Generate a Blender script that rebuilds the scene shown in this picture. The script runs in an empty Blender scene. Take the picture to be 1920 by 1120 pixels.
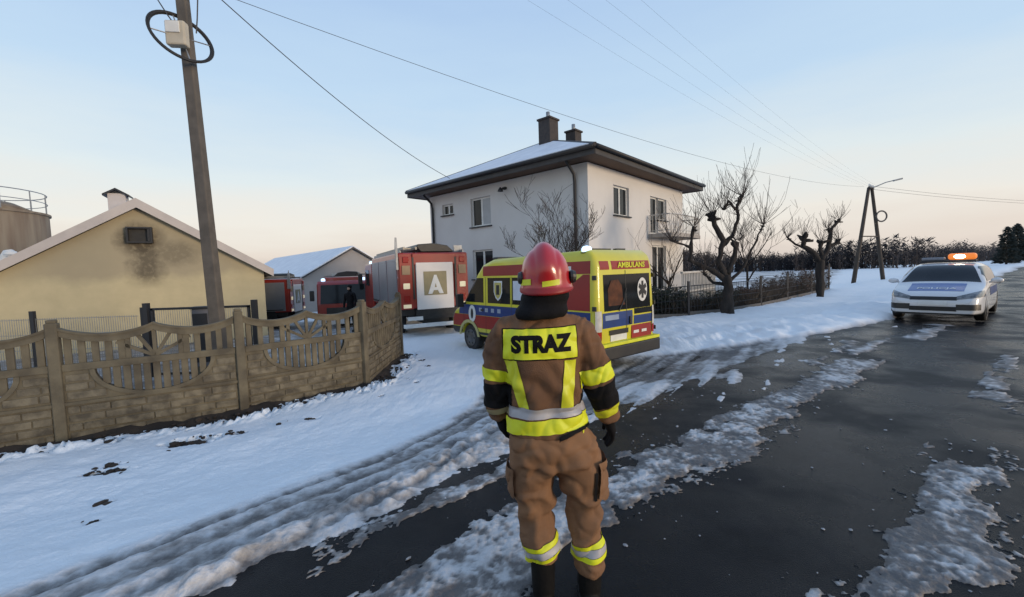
import bpy, bmesh, math, random
import numpy as np
from mathutils import Vector, Matrix, noise
from mathutils.bvhtree import BVHTree
random.seed(7)
scene = bpy.context.scene
COL = scene.collection
R = math.radians

# ------------------------------------------------------------------ camera, sky, sun, exposure
cam_d = bpy.data.cameras.new('camera'); cam = bpy.data.objects.new('camera', cam_d); COL.objects.link(cam)
cam_d.sensor_width = 36; cam_d.lens = 36 * 800 / 1920; cam_d.clip_end = 6000; cam_d.clip_start = 0.05
_p, _r = math.atan(51 / 800), R(1.9)
_R0 = Vector((1, 0, 0)); _F = Vector((0, math.cos(_p), -math.sin(_p))); _U0 = _R0.cross(_F)
_Rv = _R0 * math.cos(_r) - _U0 * math.sin(_r); _Uv = _U0 * math.cos(_r) + _R0 * math.sin(_r)
cam.matrix_world = Matrix(((_Rv.x, _Uv.x, -_F.x, 0), (_Rv.y, _Uv.y, -_F.y, 0), (_Rv.z, _Uv.z, -_F.z, 1.75), (0, 0, 0, 1)))
scene.camera = cam

SUN_AZ = (0.86, -0.52); SUN_EL = R(7)
world = bpy.data.worlds.new('World'); scene.world = world; world.use_nodes = True
nt = world.node_tree; nt.nodes.clear()
wo = nt.nodes.new('ShaderNodeOutputWorld'); bgd = nt.nodes.new('ShaderNodeBackground')
sky = nt.nodes.new('ShaderNodeTexSky'); sky.sky_type = 'NISHITA'; sky.sun_disc = False
sky.sun_elevation = SUN_EL; sky.sun_rotation = math.atan2(SUN_AZ[0], SUN_AZ[1])
tc_ = nt.nodes.new('ShaderNodeTexCoord'); sp_ = nt.nodes.new('ShaderNodeSeparateXYZ'); rp = nt.nodes.new('ShaderNodeValToRGB')
sc_ = nt.nodes.new('ShaderNodeVectorMath'); sc_.operation = 'SCALE'; sc_.inputs['Scale'].default_value = 0.07
mx_ = nt.nodes.new('ShaderNodeMix'); mx_.data_type = 'RGBA'; mx_.inputs['Factor'].default_value = 0.86
nt.links.new(tc_.outputs['Generated'], sp_.inputs[0])
# faint stretched veils of cloud shift the gradient a little
cm_ = nt.nodes.new('ShaderNodeMapping'); cm_.inputs['Scale'].default_value = (1.6, 1.6, 9.0); nt.links.new(tc_.outputs['Generated'], cm_.inputs[0])
cn_ = nt.nodes.new('ShaderNodeTexNoise'); cn_.inputs['Scale'].default_value = 1.7; cn_.inputs['Detail'].default_value = 7; cn_.inputs['Roughness'].default_value = .55; nt.links.new(cm_.outputs[0], cn_.inputs['Vector'])
cq_ = nt.nodes.new('ShaderNodeMath'); cq_.operation = 'MULTIPLY_ADD'; cq_.inputs[1].default_value = -.13; cq_.inputs[2].default_value = .065; nt.links.new(cn_.outputs['Fac'], cq_.inputs[0])
ca_ = nt.nodes.new('ShaderNodeMath'); ca_.operation = 'ADD'; nt.links.new(cq_.outputs[0], ca_.inputs[0]); nt.links.new(sp_.outputs['Z'], ca_.inputs[1]); nt.links.new(ca_.outputs[0], rp.inputs[0])
cr = rp.color_ramp
stops = [(0.0, (0.63, 0.56, 0.52)), (0.04, (0.73, 0.65, 0.59)), (0.11, (0.80, 0.76, 0.70)), (0.20, (0.70, 0.77, 0.79)), (0.36, (0.50, 0.66, 0.83)), (0.62, (0.36, 0.52, 0.78)), (1.0, (0.25, 0.39, 0.66))]
while len(cr.elements) < len(stops): cr.elements.new(0.5)
for e, (p_, c_) in zip(cr.elements, stops): e.position = p_; e.color = (*c_, 1)
nt.links.new(sky.outputs[0], sc_.inputs[0])
nt.links.new(sc_.outputs[0], mx_.inputs['A']); nt.links.new(rp.outputs[0], mx_.inputs['B'])
nt.links.new(mx_.outputs['Result'], bgd.inputs[0]); bgd.inputs[1].default_value = 1.0
nt.links.new(bgd.outputs[0], wo.inputs[0])

sun_d = bpy.data.lights.new('sun', 'SUN'); sun_d.energy = 1.7; sun_d.angle = R(14); sun_d.color = (1.0, 0.78, 0.55)
sun = bpy.data.objects.new('sun', sun_d); COL.objects.link(sun)
_sd = Vector((SUN_AZ[0] * math.cos(SUN_EL), SUN_AZ[1] * math.cos(SUN_EL), math.sin(SUN_EL)))
sun.rotation_euler = _sd.to_track_quat('Z', 'Y').to_euler(); sun.location = (20, -20, 30)

vs = scene.view_settings; vs.view_transform = 'Standard'; vs.look = 'None'; vs.exposure = 0.28; vs.gamma = 1.0; vs.use_curve_mapping = False

# ------------------------------------------------------------------ materials
MATS = {}
def mat(name, col, rough=0.6, col2=None, scale=4.0, bump=0.0, bscale=40.0, metal=0.0, coat=0.0, emit=None, estr=0.0, stretch=(1, 1, 1), lo=0.35, hi=0.65, detail=6.0, spec=0.5):
    if name in MATS: return MATS[name]
    m = bpy.data.materials.new(name); m.use_nodes = True; t = m.node_tree; b = t.nodes['Principled BSDF']
    b.inputs['Roughness'].default_value = rough; b.inputs['Metallic'].default_value = metal; b.inputs['Coat Weight'].default_value = coat
    b.inputs['Specular IOR Level'].default_value = spec
    tc = t.nodes.new('ShaderNodeTexCoord'); mp = t.nodes.new('ShaderNodeMapping'); mp.inputs['Scale'].default_value = stretch
    t.links.new(tc.outputs['Object'], mp.inputs[0])
    n = t.nodes.new('ShaderNodeTexNoise'); n.inputs['Scale'].default_value = scale; n.inputs['Detail'].default_value = detail
    t.links.new(mp.outputs[0], n.inputs['Vector'])
    r = t.nodes.new('ShaderNodeValToRGB'); r.color_ramp.elements[0].position = lo; r.color_ramp.elements[1].position = hi
    c2 = col2 if col2 else tuple(c * 0.86 for c in col)
    r.color_ramp.elements[0].color = (*col, 1); r.color_ramp.elements[1].color = (*c2, 1)
    t.links.new(n.outputs['Fac'], r.inputs[0]); t.links.new(r.outputs[0], b.inputs['Base Color'])
    if bump:
        n2 = t.nodes.new('ShaderNodeTexNoise'); n2.inputs['Scale'].default_value = bscale; n2.inputs['Detail'].default_value = 5
        t.links.new(mp.outputs[0], n2.inputs['Vector'])
        bp = t.nodes.new('ShaderNodeBump'); bp.inputs['Strength'].default_value = bump; bp.inputs['Distance'].default_value = 0.01
        t.links.new(n2.outputs['Fac'], bp.inputs['Height']); t.links.new(bp.outputs[0], b.inputs['Normal'])
    if emit:
        b.inputs['Emission Color'].default_value = (*emit, 1); b.inputs['Emission Strength'].default_value = estr
    MATS[name] = m
    return m

M_earth = mat('earth', (0.018, 0.013, 0.010), 0.9, (0.042, 0.029, 0.02), 3, 0.8, 20)
M_concrete = mat('fence_concrete', (0.148, 0.125, 0.082), 0.9, (0.076, 0.063, 0.043), 3.5, 0.5, 60)
M_concrete2 = mat('fence_block', (0.18, 0.153, 0.105), 0.9, (0.075, 0.063, 0.045), 7, 0.7, 45)
M_poleconc = mat('pole_concrete', (0.12, 0.105, 0.09), 0.85, (0.085, 0.075, 0.065), 5, 0.3, 50)
M_white = mat('white_paint', (0.72, 0.72, 0.70), 0.5)
M_pvc = mat('pvc_frame', (0.70, 0.70, 0.68), 0.35)
M_black = mat('black_rubber', (0.012, 0.012, 0.013), 0.6, (0.022, 0.021, 0.02), 8, 0.2, 80)
M_plastic = mat('black_plastic', (0.02, 0.02, 0.022), 0.45, (0.035, 0.033, 0.03), 3)
M_glass = mat('dark_glass', (0.010, 0.012, 0.014), 0.06, (0.018, 0.02, 0.022), 2, spec=.3)
M_steel = mat('dark_steel', (0.03, 0.031, 0.035), 0.5, metal=0.3)
M_galv = mat('galvanised_steel', (0.33, 0.34, 0.35), 0.45, (0.24, 0.25, 0.26), 6, metal=0.5)
M_render = mat('barn_render', (0.47, 0.39, 0.235), 0.92, (0.39, 0.33, 0.22), 0.9, 0.25, 60)
M_wallwhite = mat('house_render', (0.63, 0.615, 0.60), 0.9, (0.585, 0.57, 0.555), .8, 0.2, 120)
M_wallgrey = mat('barn_grey_render', (0.37, 0.33, 0.30), 0.9, (0.30, 0.27, 0.25), 0.6)
M_rooftile = mat('dark_roof', (0.035, 0.033, 0.034), 0.6, (0.05, 0.045, 0.045), 3, 0.3, 20)
M_soffit = mat('brown_soffit', (0.10, 0.055, 0.035), 0.7)
M_bark = mat('bark', (0.014, 0.011, 0.010), 0.95, (0.032, 0.026, 0.022), 9, 0.9, 30, stretch=(1, 1, 0.3))
M_twig = mat('twig', (0.045, 0.034, 0.03), 0.9, (0.065, 0.05, 0.042), 3)
M_twig_far = mat('far_wood_twigs', (0.05, 0.043, 0.043), 0.95, (0.075, 0.062, 0.058), 0.05)  # lightened so the colour itself carries the haze of distance
M_wood = mat('pole_wood', (0.075, 0.058, 0.045), 0.9, (0.05, 0.04, 0.032), 6, 0.5, 30, stretch=(1, 1, 0.15))
M_wire = mat('cable', (0.05, 0.05, 0.055), 0.6)

# ------------------------------------------------------------------ helpers
def tag(o, label=None, cat=None, group=None, kind=None):
    if label: o['label'] = label
    if cat: o['category'] = cat
    if group: o['group'] = group
    if kind: o['kind'] = kind
    return o
def empty(name, loc=(0, 0, 0), rz=0.0, label=None, cat=None, group=None):
    o = bpy.data.objects.new(name, None); COL.objects.link(o); o.location = loc; o.rotation_euler = (0, 0, rz); o.empty_display_size = 0.2
    return tag(o, label, cat, group)
def link(name, me, m, parent=None, smooth=False):
    o = bpy.data.objects.new(name, me); COL.objects.link(o)
    if m is not None and not me.materials: me.materials.append(m)
    if parent is not None: o.parent = parent
    if smooth: me.polygons.foreach_set('use_smooth', [True] * len(me.polygons))
    return o
def evaluated_mesh(o, remove=True):
    dg = bpy.context.evaluated_depsgraph_get(); me = bpy.data.meshes.new_from_object(o.evaluated_get(dg))
    if remove: bpy.data.objects.remove(o)
    return me
class MB:
    def __init__(self): self.v = []; self.f = []
    def add(self, vs_, fs_):
        k = len(self.v); self.v += [tuple(a) for a in vs_]; self.f += [tuple(i + k for i in f) for f in fs_]; return self
    def box(self, c, s, rz=0.0, ry=0.0, rx=0.0):
        M = Matrix.Rotation(rz, 3, 'Z') @ Matrix.Rotation(ry, 3, 'Y') @ Matrix.Rotation(rx, 3, 'X'); c = Vector(c)
        vs_ = [c + M @ Vector((s[0] * a / 2, s[1] * b / 2, s[2] * d / 2)) for a in (-1, 1) for b in (-1, 1) for d in (-1, 1)]
        return self.add(vs_, [(0, 1, 3, 2), (4, 6, 7, 5), (0, 4, 5, 1), (2, 3, 7, 6), (0, 2, 6, 4), (1, 5, 7, 3)])
    def prism(self, poly, y0, y1, fn=None):      # polygon in (x, z), extruded along y
        fn = fn or (lambda x, y, z: (x, y, z)); n = len(poly)
        vs_ = [fn(x, y0, z) for x, z in poly] + [fn(x, y1, z) for x, z in poly]
        return self.add(vs_, [tuple(range(n))[::-1], tuple(range(n, 2 * n))] + [(i, (i + 1) % n, n + (i + 1) % n, n + i) for i in range(n)])
    def loft(self, rings, cap=True):
        n = len(rings[0]); vs_ = [p for r in rings for p in r]; fs_ = []
        for k in range(len(rings) - 1):
            for i in range(n): fs_.append((k * n + i, k * n + (i + 1) % n, (k + 1) * n + (i + 1) % n, (k + 1) * n + i))
        if cap: fs_ += [tuple(range(n))[::-1], tuple(range((len(rings) - 1) * n, len(rings) * n))]
        return self.add(vs_, fs_)
    def tube(self, pts, rad, n=8, cap=True):
        pts = [Vector(p) for p in pts]; m = len(pts)
        if not hasattr(rad, '__len__'): rad = [rad] * m
        rings = []; up = None
        for i, p in enumerate(pts):
            d = (pts[min(i + 1, m - 1)] - pts[max(i - 1, 0)]).normalized()
            if up is None: up = Vector((0, 0, 1)) if abs(d.z) < 0.9 else Vector((0, 1, 0))
            a = d.cross(up)
            if a.length < 1e-4: a = d.orthogonal()
            a.normalize(); b = a.cross(d).normalized(); up = b
            rings.append([p + (a * math.cos(2 * math.pi * k / n) + b * math.sin(2 * math.pi * k / n)) * rad[i] for k in range(n)])
        return self.loft(rings, cap)
    def lathe(self, prof, c=(0, 0, 0), axis='z', n=20):
        rings = []
        for r_, h in prof:
            ring = []
            for k in range(n):
                a = 2 * math.pi * k / n; x, y = r_ * math.cos(a), r_ * math.sin(a)
                q = (x, y, h) if axis == 'z' else ((x, h, y) if axis == 'y' else (h, x, y))
                ring.append((c[0] + q[0], c[1] + q[1], c[2] + q[2]))
            rings.append(ring)
        return self.loft(rings)
    def ellipsoid(self, c, s, n=12, m=8):
        return self.add(*_ell(c, s, n, m))
    def mesh(self, name='m'):
        me = bpy.data.meshes.new(name); me.from_pydata(self.v, [], self.f)
        bm = bmesh.new(); bm.from_mesh(me); bmesh.ops.recalc_face_normals(bm, faces=bm.faces); bm.to_mesh(me); bm.free()
        return me
    def build(self, name, m, parent=None, smooth=False, bev=0.0, seg=2, apply=False, **kw):
        o = link(name, self.mesh(name), m, parent, smooth)
        if bev:
            md = o.modifiers.new('bevel', 'BEVEL'); md.width = bev; md.segments = seg; md.limit_method = 'ANGLE'; md.angle_limit = R(35)
            if smooth or seg > 2: md.harden_normals = False
        tag(o, **kw); return o
def _ell(c, s, n, m):
    vs_ = [(c[0], c[1], c[2] - s[2])]; fs_ = []
    for j in range(1, m):
        ph = math.pi * j / m - math.pi / 2
        for i in range(n):
            a = 2 * math.pi * i / n; vs_.append((c[0] + s[0] * math.cos(ph) * math.cos(a), c[1] + s[1] * math.cos(ph) * math.sin(a), c[2] + s[2] * math.sin(ph)))
    vs_.append((c[0], c[1], c[2] + s[2])); T = len(vs_) - 1
    for i in range(n): fs_.append((0, 1 + (i + 1) % n, 1 + i))
    for j in range(m - 2):
        for i in range(n): fs_.append((1 + j * n + i, 1 + j * n + (i + 1) % n, 1 + (j + 1) * n + (i + 1) % n, 1 + (j + 1) * n + i))
    for i in range(n): fs_.append((T, 1 + (m - 2) * n + i, 1 + (m - 2) * n + (i + 1) % n))
    return vs_, fs_
def cut(src, planes, name, m, parent, off=0.003, keep=None, smooth=False, thick=0.0):
    """a patch of a mesh's surface between planes, lifted off it: bands, panels, glazing"""
    bm = bmesh.new(); bm.from_mesh(src)
    for co, no in planes:
        bmesh.ops.bisect_plane(bm, geom=bm.verts[:] + bm.edges[:] + bm.faces[:], plane_co=co, plane_no=no, clear_inner=True)
    if keep:
        bm.normal_update(); bmesh.ops.delete(bm, geom=[f for f in bm.faces if not keep(f.calc_center_median(), f.normal)], context='FACES')
    bmesh.ops.delete(bm, geom=[v for v in bm.verts if not v.link_faces], context='VERTS')
    bm.normal_update()
    nn = [v.normal.copy() for v in bm.verts]
    for v, n_ in zip(bm.verts, nn): v.co += n_ * off
    me = bpy.data.meshes.new(name); bm.to_mesh(me); bm.free(); me.materials.clear()
    o = link(name, me, m, parent, smooth)
    return o
def text_mesh(s, size, bold=0.0, depth=0.0):
    cu = bpy.data.curves.new('txt', 'FONT'); cu.body = s; cu.size = size; cu.offset = bold; cu.extrude = depth; cu.align_x = 'CENTER'; cu.align_y = 'CENTER'
    cu.resolution_u = 4
    o = bpy.data.objects.new('txt', cu); COL.objects.link(o)
    me = evaluated_mesh(o); bpy.data.curves.remove(cu); return me
def text_on(s, size, org, right, up, m, parent, bold=0.0, sx=1.0, depth=0.002):
    me = text_mesh(s, size, bold, depth); rt = Vector(right).normalized(); u = Vector(up).normalized(); n_ = rt.cross(u)
    for v in me.vertices: c = v.co.copy(); v.co = Vector(org) + rt * c.x * sx + u * c.y + n_ * c.z
    me.materials.clear()
    return link('lettering', me, m, parent)
# ------------------------------------------------------------------ numpy noise
def _hash(i, j, s):
    h = (i.astype(np.int64) * 374761393 + j.astype(np.int64) * 668265263 + s * 1442695041) & 0x7fffffff
    h = ((h ^ (h >> 13)) * 1274126177) & 0x7fffffff
    return ((h ^ (h >> 16)) & 0xffff) / 65535.0
def vnoise(x, y, s=0):
    i = np.floor(x); j = np.floor(y); fx = x - i; fy = y - j; fx = fx * fx * (3 - 2 * fx); fy = fy * fy * (3 - 2 * fy)
    a = _hash(i, j, s); b = _hash(i + 1, j, s); c = _hash(i, j + 1, s); d = _hash(i + 1, j + 1, s)
    return (a * (1 - fx) + b * fx) * (1 - fy) + (c * (1 - fx) + d * fx) * fy - 0.5
def fbm(x, y, s=0, o=4, g=0.5):
    t = 0; a = 1.0
    for k in range(o): t = t + a * vnoise(x * 2 ** k + 17.3 * k, y * 2 ** k - 9.1 * k, s + k); a *= g
    return t
def SS(v): v = np.clip(v, 0, 1); return v * v * (3 - 2 * v)
# ------------------------------------------------------------------ terrain: road frame (s along the road, t to its left)
TH = R(52); UX, UY = math.sin(TH), math.cos(TH); NX, NY = -UY, UX
def st(x, y): return x * UX + y * UY, x * NX + y * NY
def xy(s, t): return s * UX + t * NX, s * UY + t * NY
def base(x, y):
    x = np.asarray(x, float); y = np.asarray(y, float); s, t = st(x, y)
    z = -0.38 * SS((t - 2.8) / 3.2) * (1 - 0.72 * SS((s - 8) / 5) * (1 - SS((t - 7) / 5)))
    z = z - 0.75 * SS((y - 16) / 9) * SS((-x - 4.5) / 4)
    z = z + 0.11 * SS((s - 8) / 8) * (1 - SS((t - 6) / 8)) + 0.2 * SS((s - 18) / 25) * (1 - SS((t - 3) / 12))
    d = np.hypot(x, y); z = z - 0.5 * SS((d - 45) / 120) * SS((t - 6) / 20)
    return z
def bz(x, y): return float(base(x, y))
TCs = [-8, -1, -.2, .6, 1.5, 2.7, 3.8, 5, 7, 8.3, 8.9, 10.2, 12, 14.7, 40, 400]
TCt = [3.5, 3.78, 3.95, 4.2, 4.4, 5.0, 5.85, 6.8, 7.0, 6.2, 5.6, 4.4, 3.35, 2.8, 2.6, 2.6]
TEs = [-8, -1, 0, 1.2, 2.3, 3.2, 4, 6, 8, 10, 12, 14.7, 40, 400]
TEt = [3.3, 3.2, 2.85, 3.0, 3.25, 3.5, 3.2, 2.75, 3.0, 2.9, 2.9, 2.6, 2.5, 2.5]
FP = [(-9.8, 3.66), (-7.97, 4.6), (-6.18, 5.70), (-4.38, 6.78), (-2.90, 8.18), (-2.97, 11.1)]     # fence posts
HOLES = [(-4.30, 5.45, .26, .16), (-4.60, 4.63, .24, .06), (-4.66, 4.80, .12, .05), (-3.85, 5.72, .16, .03), (-3.0, 6.2, .1, .03), (-3.4, 6.05, .05, .02), (-2.5, 8.6, .07, .04), (-2.25, 10.2, .13, .08),
         (-2.0, 9.5, .05, .04), (-1.9, 8.1, .05, .04), (-2.3, 7.3, .05, .04), (-3.9, 3.9, .06, .02), (-3.6, 3.45, .05, .02), (-2.6, 8.05, .06, .05)]
def snow(x, y):
    """snow thickness above base, and how dirty it is, with shade painted into the ruts"""
    s, t = st(x, y); tc = np.interp(s, TCs, TCt); te = np.interp(s, TEs, TEt)
    n_lo = fbm(x * 0.8, y * 0.8, 3, 4); n_md = fbm(x * 3.2, y * 3.2, 11, 4); n_hi = fbm(x * 13, y * 13, 23, 3); crm = (0.22 - np.abs(vnoise(x * 19, y * 19, 95))) + .6 * (0.22 - np.abs(vnoise(x * 37, y * 37, 96)))
    T = np.full_like(x, -0.09); D = np.ones_like(x)
    # clean snow beyond the wheel tracks
    cl = SS((t - tc + 0.10 * n_md) / 0.22 + 0.5)
    Tc = 0.050 + 0.045 * n_lo + 0.024 * n_md + 0.009 * n_hi + .008 * crm
    # bank right of the drive
    Tc = Tc + 0.10 * SS((s - 8.5) / 1.5) * np.exp(-((t - tc - 1.2) / 1.1) ** 2) * (1 + 1.3 * n_md) + 0.03 * SS((s - 9) / 2) * n_md
    # slush between road edge and clean snow: ruts following the turn into the drive
    v = tc - t; wob = 0.05 * fbm(s * 0.7, s * 0 + 3, 31, 2)
    ru = lambda c, w: np.exp(-((v - c - wob) / w) ** 2)
    ridge = 0.055 + 0.020 * n_md + 0.014 * n_hi
    lug = 0.5 + 0.5 * np.sin(s * 26 + 5 * n_md + 9 * v)
    lug2 = SS(fbm(s * 5.0, v * 2.2 + s * 1.2, 77, 3) * 1.6 + 0.5)
    ruts = np.clip(ru(.16, .07) + ru(.46, .115) + ru(.80, .10) * (0.45 + 0.55 * lug2) + .6 * ru(1.12, .05), 0, 1)
    Tl = ridge * (1 - 0.93 * ruts) + 0.022 * lug * np.exp(-((v - .98) / .14) ** 2) + 0.03 * lug2 * (1 - ruts) * SS((v - .5) / .3)
    blk = SS((fbm(x * 4.6, y * 4.6, 33, 3) + .02) / .12); Tl = Tl + .015 * blk * (1 - .8 * ruts) * SS((v - .25) / .3) + .008 * n_hi + .022 * crm * (1 - .85 * ruts)
    chev = SS(.5 + 1.4 * np.sin((s + .55 * v) * 21 + 3 * n_md)); Tl = Tl + .022 * chev * np.exp(-((v - 1.02) / .22) ** 2) * SS((s - .6) / .8)
    le = t - te + 0.20 * n_md + 0.12 * n_lo + 0.07 * n_hi
    Tl = np.where(le > 0, Tl * .78 * SS(le / 0.26), -0.09 + 0.09 * SS((le + 0.18) / 0.18)) - 0.012 * (le < 0.02)
    left = 1 - SS((s - 2.6) / 1.6)
    # drive mouth: thin packed slush with streaks along the turning line
    stv = fbm(s * 0.55 + t * 0.25, (t - 0.32 * s) * 5.5, 41, 4); blot = fbm(x * 1.1, y * 1.1, 53, 4)
    Tm = -0.010 + 0.050 * stv + 0.048 * blot + 0.012 * n_md + 0.006 * n_hi + 0.035 * SS((t - te - 0.6) / 2.2)
    bright = np.exp(-(((s - 4.7) / .8) ** 2 + ((t - 3.6) / .55) ** 2)) + 0.75 * np.exp(-(((s - 6.8) / 1.1) ** 2 + ((t - 3.2) / .4) ** 2))
    Tm = Tm + 0.045 * bright - 0.012
    Tm = np.where(t > te - 0.35, Tm, -0.09)
    Tr = left * Tl + (1 - left) * Tm
    D_r = np.clip(0.52 + .2 * (1 - left) + 0.42 * ruts * left - .22 * blk * left * (1 - ruts) - 0.25 * n_md - .3 * n_hi - .35 * crm + .16 * left * SS((v - .75) / .3) + (1 - left) * (.06 - .9 * stv - .4 * blot) - 0.18 * bright, 0.40, 1)  # ruts: real grime plus extra dark painted in where shading is weak
    far_edge = SS((s - 12) / 3)
    T = cl * Tc + (1 - cl) * Tr; D = (1 - cl) * D_r
    # slush left on the asphalt: flat, smeared bands with broken edges, a thin grey film round them
    n_vh = fbm(x * 34, y * 34, 29, 2)
    edge_n = fbm(x * 2.4, y * 2.4, 61, 6, .66); smear = fbm(s * 1.1, t * 10, 70, 4)
    on_road = (t < te + 0.25) & (t > -2.5)
    for c, hw, s0, s1, seed, th in ((2.05, .26, .3, 9.3, 61, .014), (.43, .17, 2.2, 5.15, 67, .014), (2.95, .06, 1.0, 2.7, 71, .008), (.5, .10, 7.7, 11.2, 73, .008), (1.75, .16, 12.2, 14.6, 75, .008), (1.1, .02, 9.2, 10.2, 79, .006),
                                     (2.6, .05, 8.5, 11.5, 89, .008), (2.2, .10, 9.5, 12.5, 91, .008)):
        ed = np.minimum(s - s0, s1 - s) * 0.45
        core = np.minimum(hw - np.abs(t - c - 0.05 * np.sin(s * 1.7 + seed)), ed)
        m_ = core + (0.24 if seed != 67 else .16) * fbm(x * 2.3 + seed, y * 2.3, seed, 6, .68) + 0.10 * smear
        track = (np.exp(-(((s + .35 * t) - 4.55) / .17) ** 2) + .7 * np.exp(-(((s + .35 * t) - 5.6) / .12) ** 2)) * (seed == 61) + 0.8 * np.exp(-(((s + .3 * t) - 3.85) / .14) ** 2) * (seed == 67)
        hh = np.where(m_ > 0, th * SS(m_ / 0.06) * (.8 + .8 * n_hi + 1.6 * crm + .6 * n_vh + .6 * n_md) * (1 - .75 * track) + 0.003, -0.09 + 0.09 * SS((m_ + 0.02) / 0.02))
        upd = on_road & (hh > T)
        T = np.where(upd, hh, T); D = np.where(upd, np.clip(0.79 - 10 * (hh - th * .8) - 0.55 * n_md - .7 * n_hi - .5 * n_vh + .3 * track + .30 * (1 - SS(m_ / .16)), .48, 1), D)
        fm = core + .42 + .55 * edge_n + .35 * smear - .65 + .45 * n_vh + .25 * n_hi
        fh = np.where(fm > 0, .0035 + .002 * n_vh, -.09); upd = on_road & (fh > T) & (hw > .04)
        T = np.where(upd, fh, T); D = np.where(upd, np.clip(.98 - .35 * n_hi - .5 * SS(fm / .3) * .6, .6, 1), D)
    # trodden, thawing ground inside the yard and the garden
    xf = np.interp(y, [p[1] for p in FP] + [30], [p[0] for p in FP] + [-11.5]); yard = SS((xf - .15 - x) / .3) * (y > 3.2) * (y < 28) * (x > -18)
    yg = np.interp(x, [4.6, 6.2, 7.95, 10, 12.65, 15.9, 19.2], [15, 14.95, 15.55, 17.1, 19.55, 22.6, 25.8]); gard = SS((y - yg - .05) / .3) * (1 - SS((y - yg - 13) / 6)) * (x > 4.4) * (x < 20)
    fld = SS((y - yg - 5) / 3) * SS(((y - 25.8) * .62 - (x - 19.2) * .78) / 1.5) * (np.hypot(x, y) < 150) * (x > 5) * .72 * (.85 + .5 * np.sin((y - .35 * x) * .55 + 2 * n_lo)); gard = np.maximum(gard, fld)
    bare = np.maximum(yard, gard); D = np.maximum(D, bare * np.clip(.82 + .6 * n_md + .3 * n_hi, .35, 1)); T = T - bare * (.035 + .05 * n_md)
    # bare soil: along the fence foot and in scattered holes
    for i in range(len(FP) - 1):
        ax, ay = FP[i]; bx, by = FP[i + 1]; L = math.hypot(bx - ax, by - ay); px = (x - ax) / L; py = (y - ay) / L
        ux, uy = (bx - ax) / L, (by - ay) / L; a = np.clip(px * ux + py * uy, 0, 1) * L
        d = np.hypot(x - ax - ux * a, y - ay - uy * a)
        T = T - 0.20 * SS((0.31 + 0.60 * n_md + 0.50 * n_hi - d) / 0.10)
        T = T + 0.02 * np.exp(-((d - .42) / .16) ** 2) * (1 + 5 * n_hi + 2 * n_md)
    for hx, hy, hr, hb in HOLES:
        q = np.hypot((x - hx) * .95 + (y - hy) * .3, ((y - hy) * .95 - (x - hx) * .3) * hr / hb) / hr
        T = T - 0.16 * SS((1.25 + .9 * n_hi + .5 * n_md - q) / .6)
    # trodden dirty ground round the garden
    return np.maximum(T, -0.09), D
def axis_pts(fine0, fine1, d0, lo, hi, g):
    a = list(np.arange(fine0, fine1, d0)); d = d0; v = a[-1]
    while v < hi: d *= g; v += d; a.append(v)
    d = d0; v = fine0; left_ = []
    while v > lo: d *= g; v -= d; left_.append(v)
    return np.array(left_[::-1] + a)
def grid_object(name, X, Y, Z, m, attrs=None, kind='structure'):
    ny, nx = X.shape; me = bpy.data.meshes.new(name); nv = nx * ny
    me.vertices.add(nv); co = np.stack([X, Y, Z], -1).reshape(-1).astype(np.float32); me.vertices.foreach_set('co', co)
    idx = np.arange(nv).reshape(ny, nx); q = np.stack([idx[:-1, :-1], idx[:-1, 1:], idx[1:, 1:], idx[1:, :-1]], -1).reshape(-1, 4)
    me.loops.add(q.size); me.loops.foreach_set('vertex_index', q.reshape(-1).astype(np.int32))
    me.polygons.add(len(q)); me.polygons.foreach_set('loop_start', np.arange(0, q.size, 4).astype(np.int32))
    me.polygons.foreach_set('use_smooth', np.ones(len(q), bool)); me.update(calc_edges=True)
    for k, a in (attrs or {}).items():
        at = me.attributes.new(k, 'FLOAT', 'POINT'); at.data.foreach_set('value', a.reshape(-1).astype(np.float32))
    o = link(name, me, m); o['kind'] = kind; return o
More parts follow.
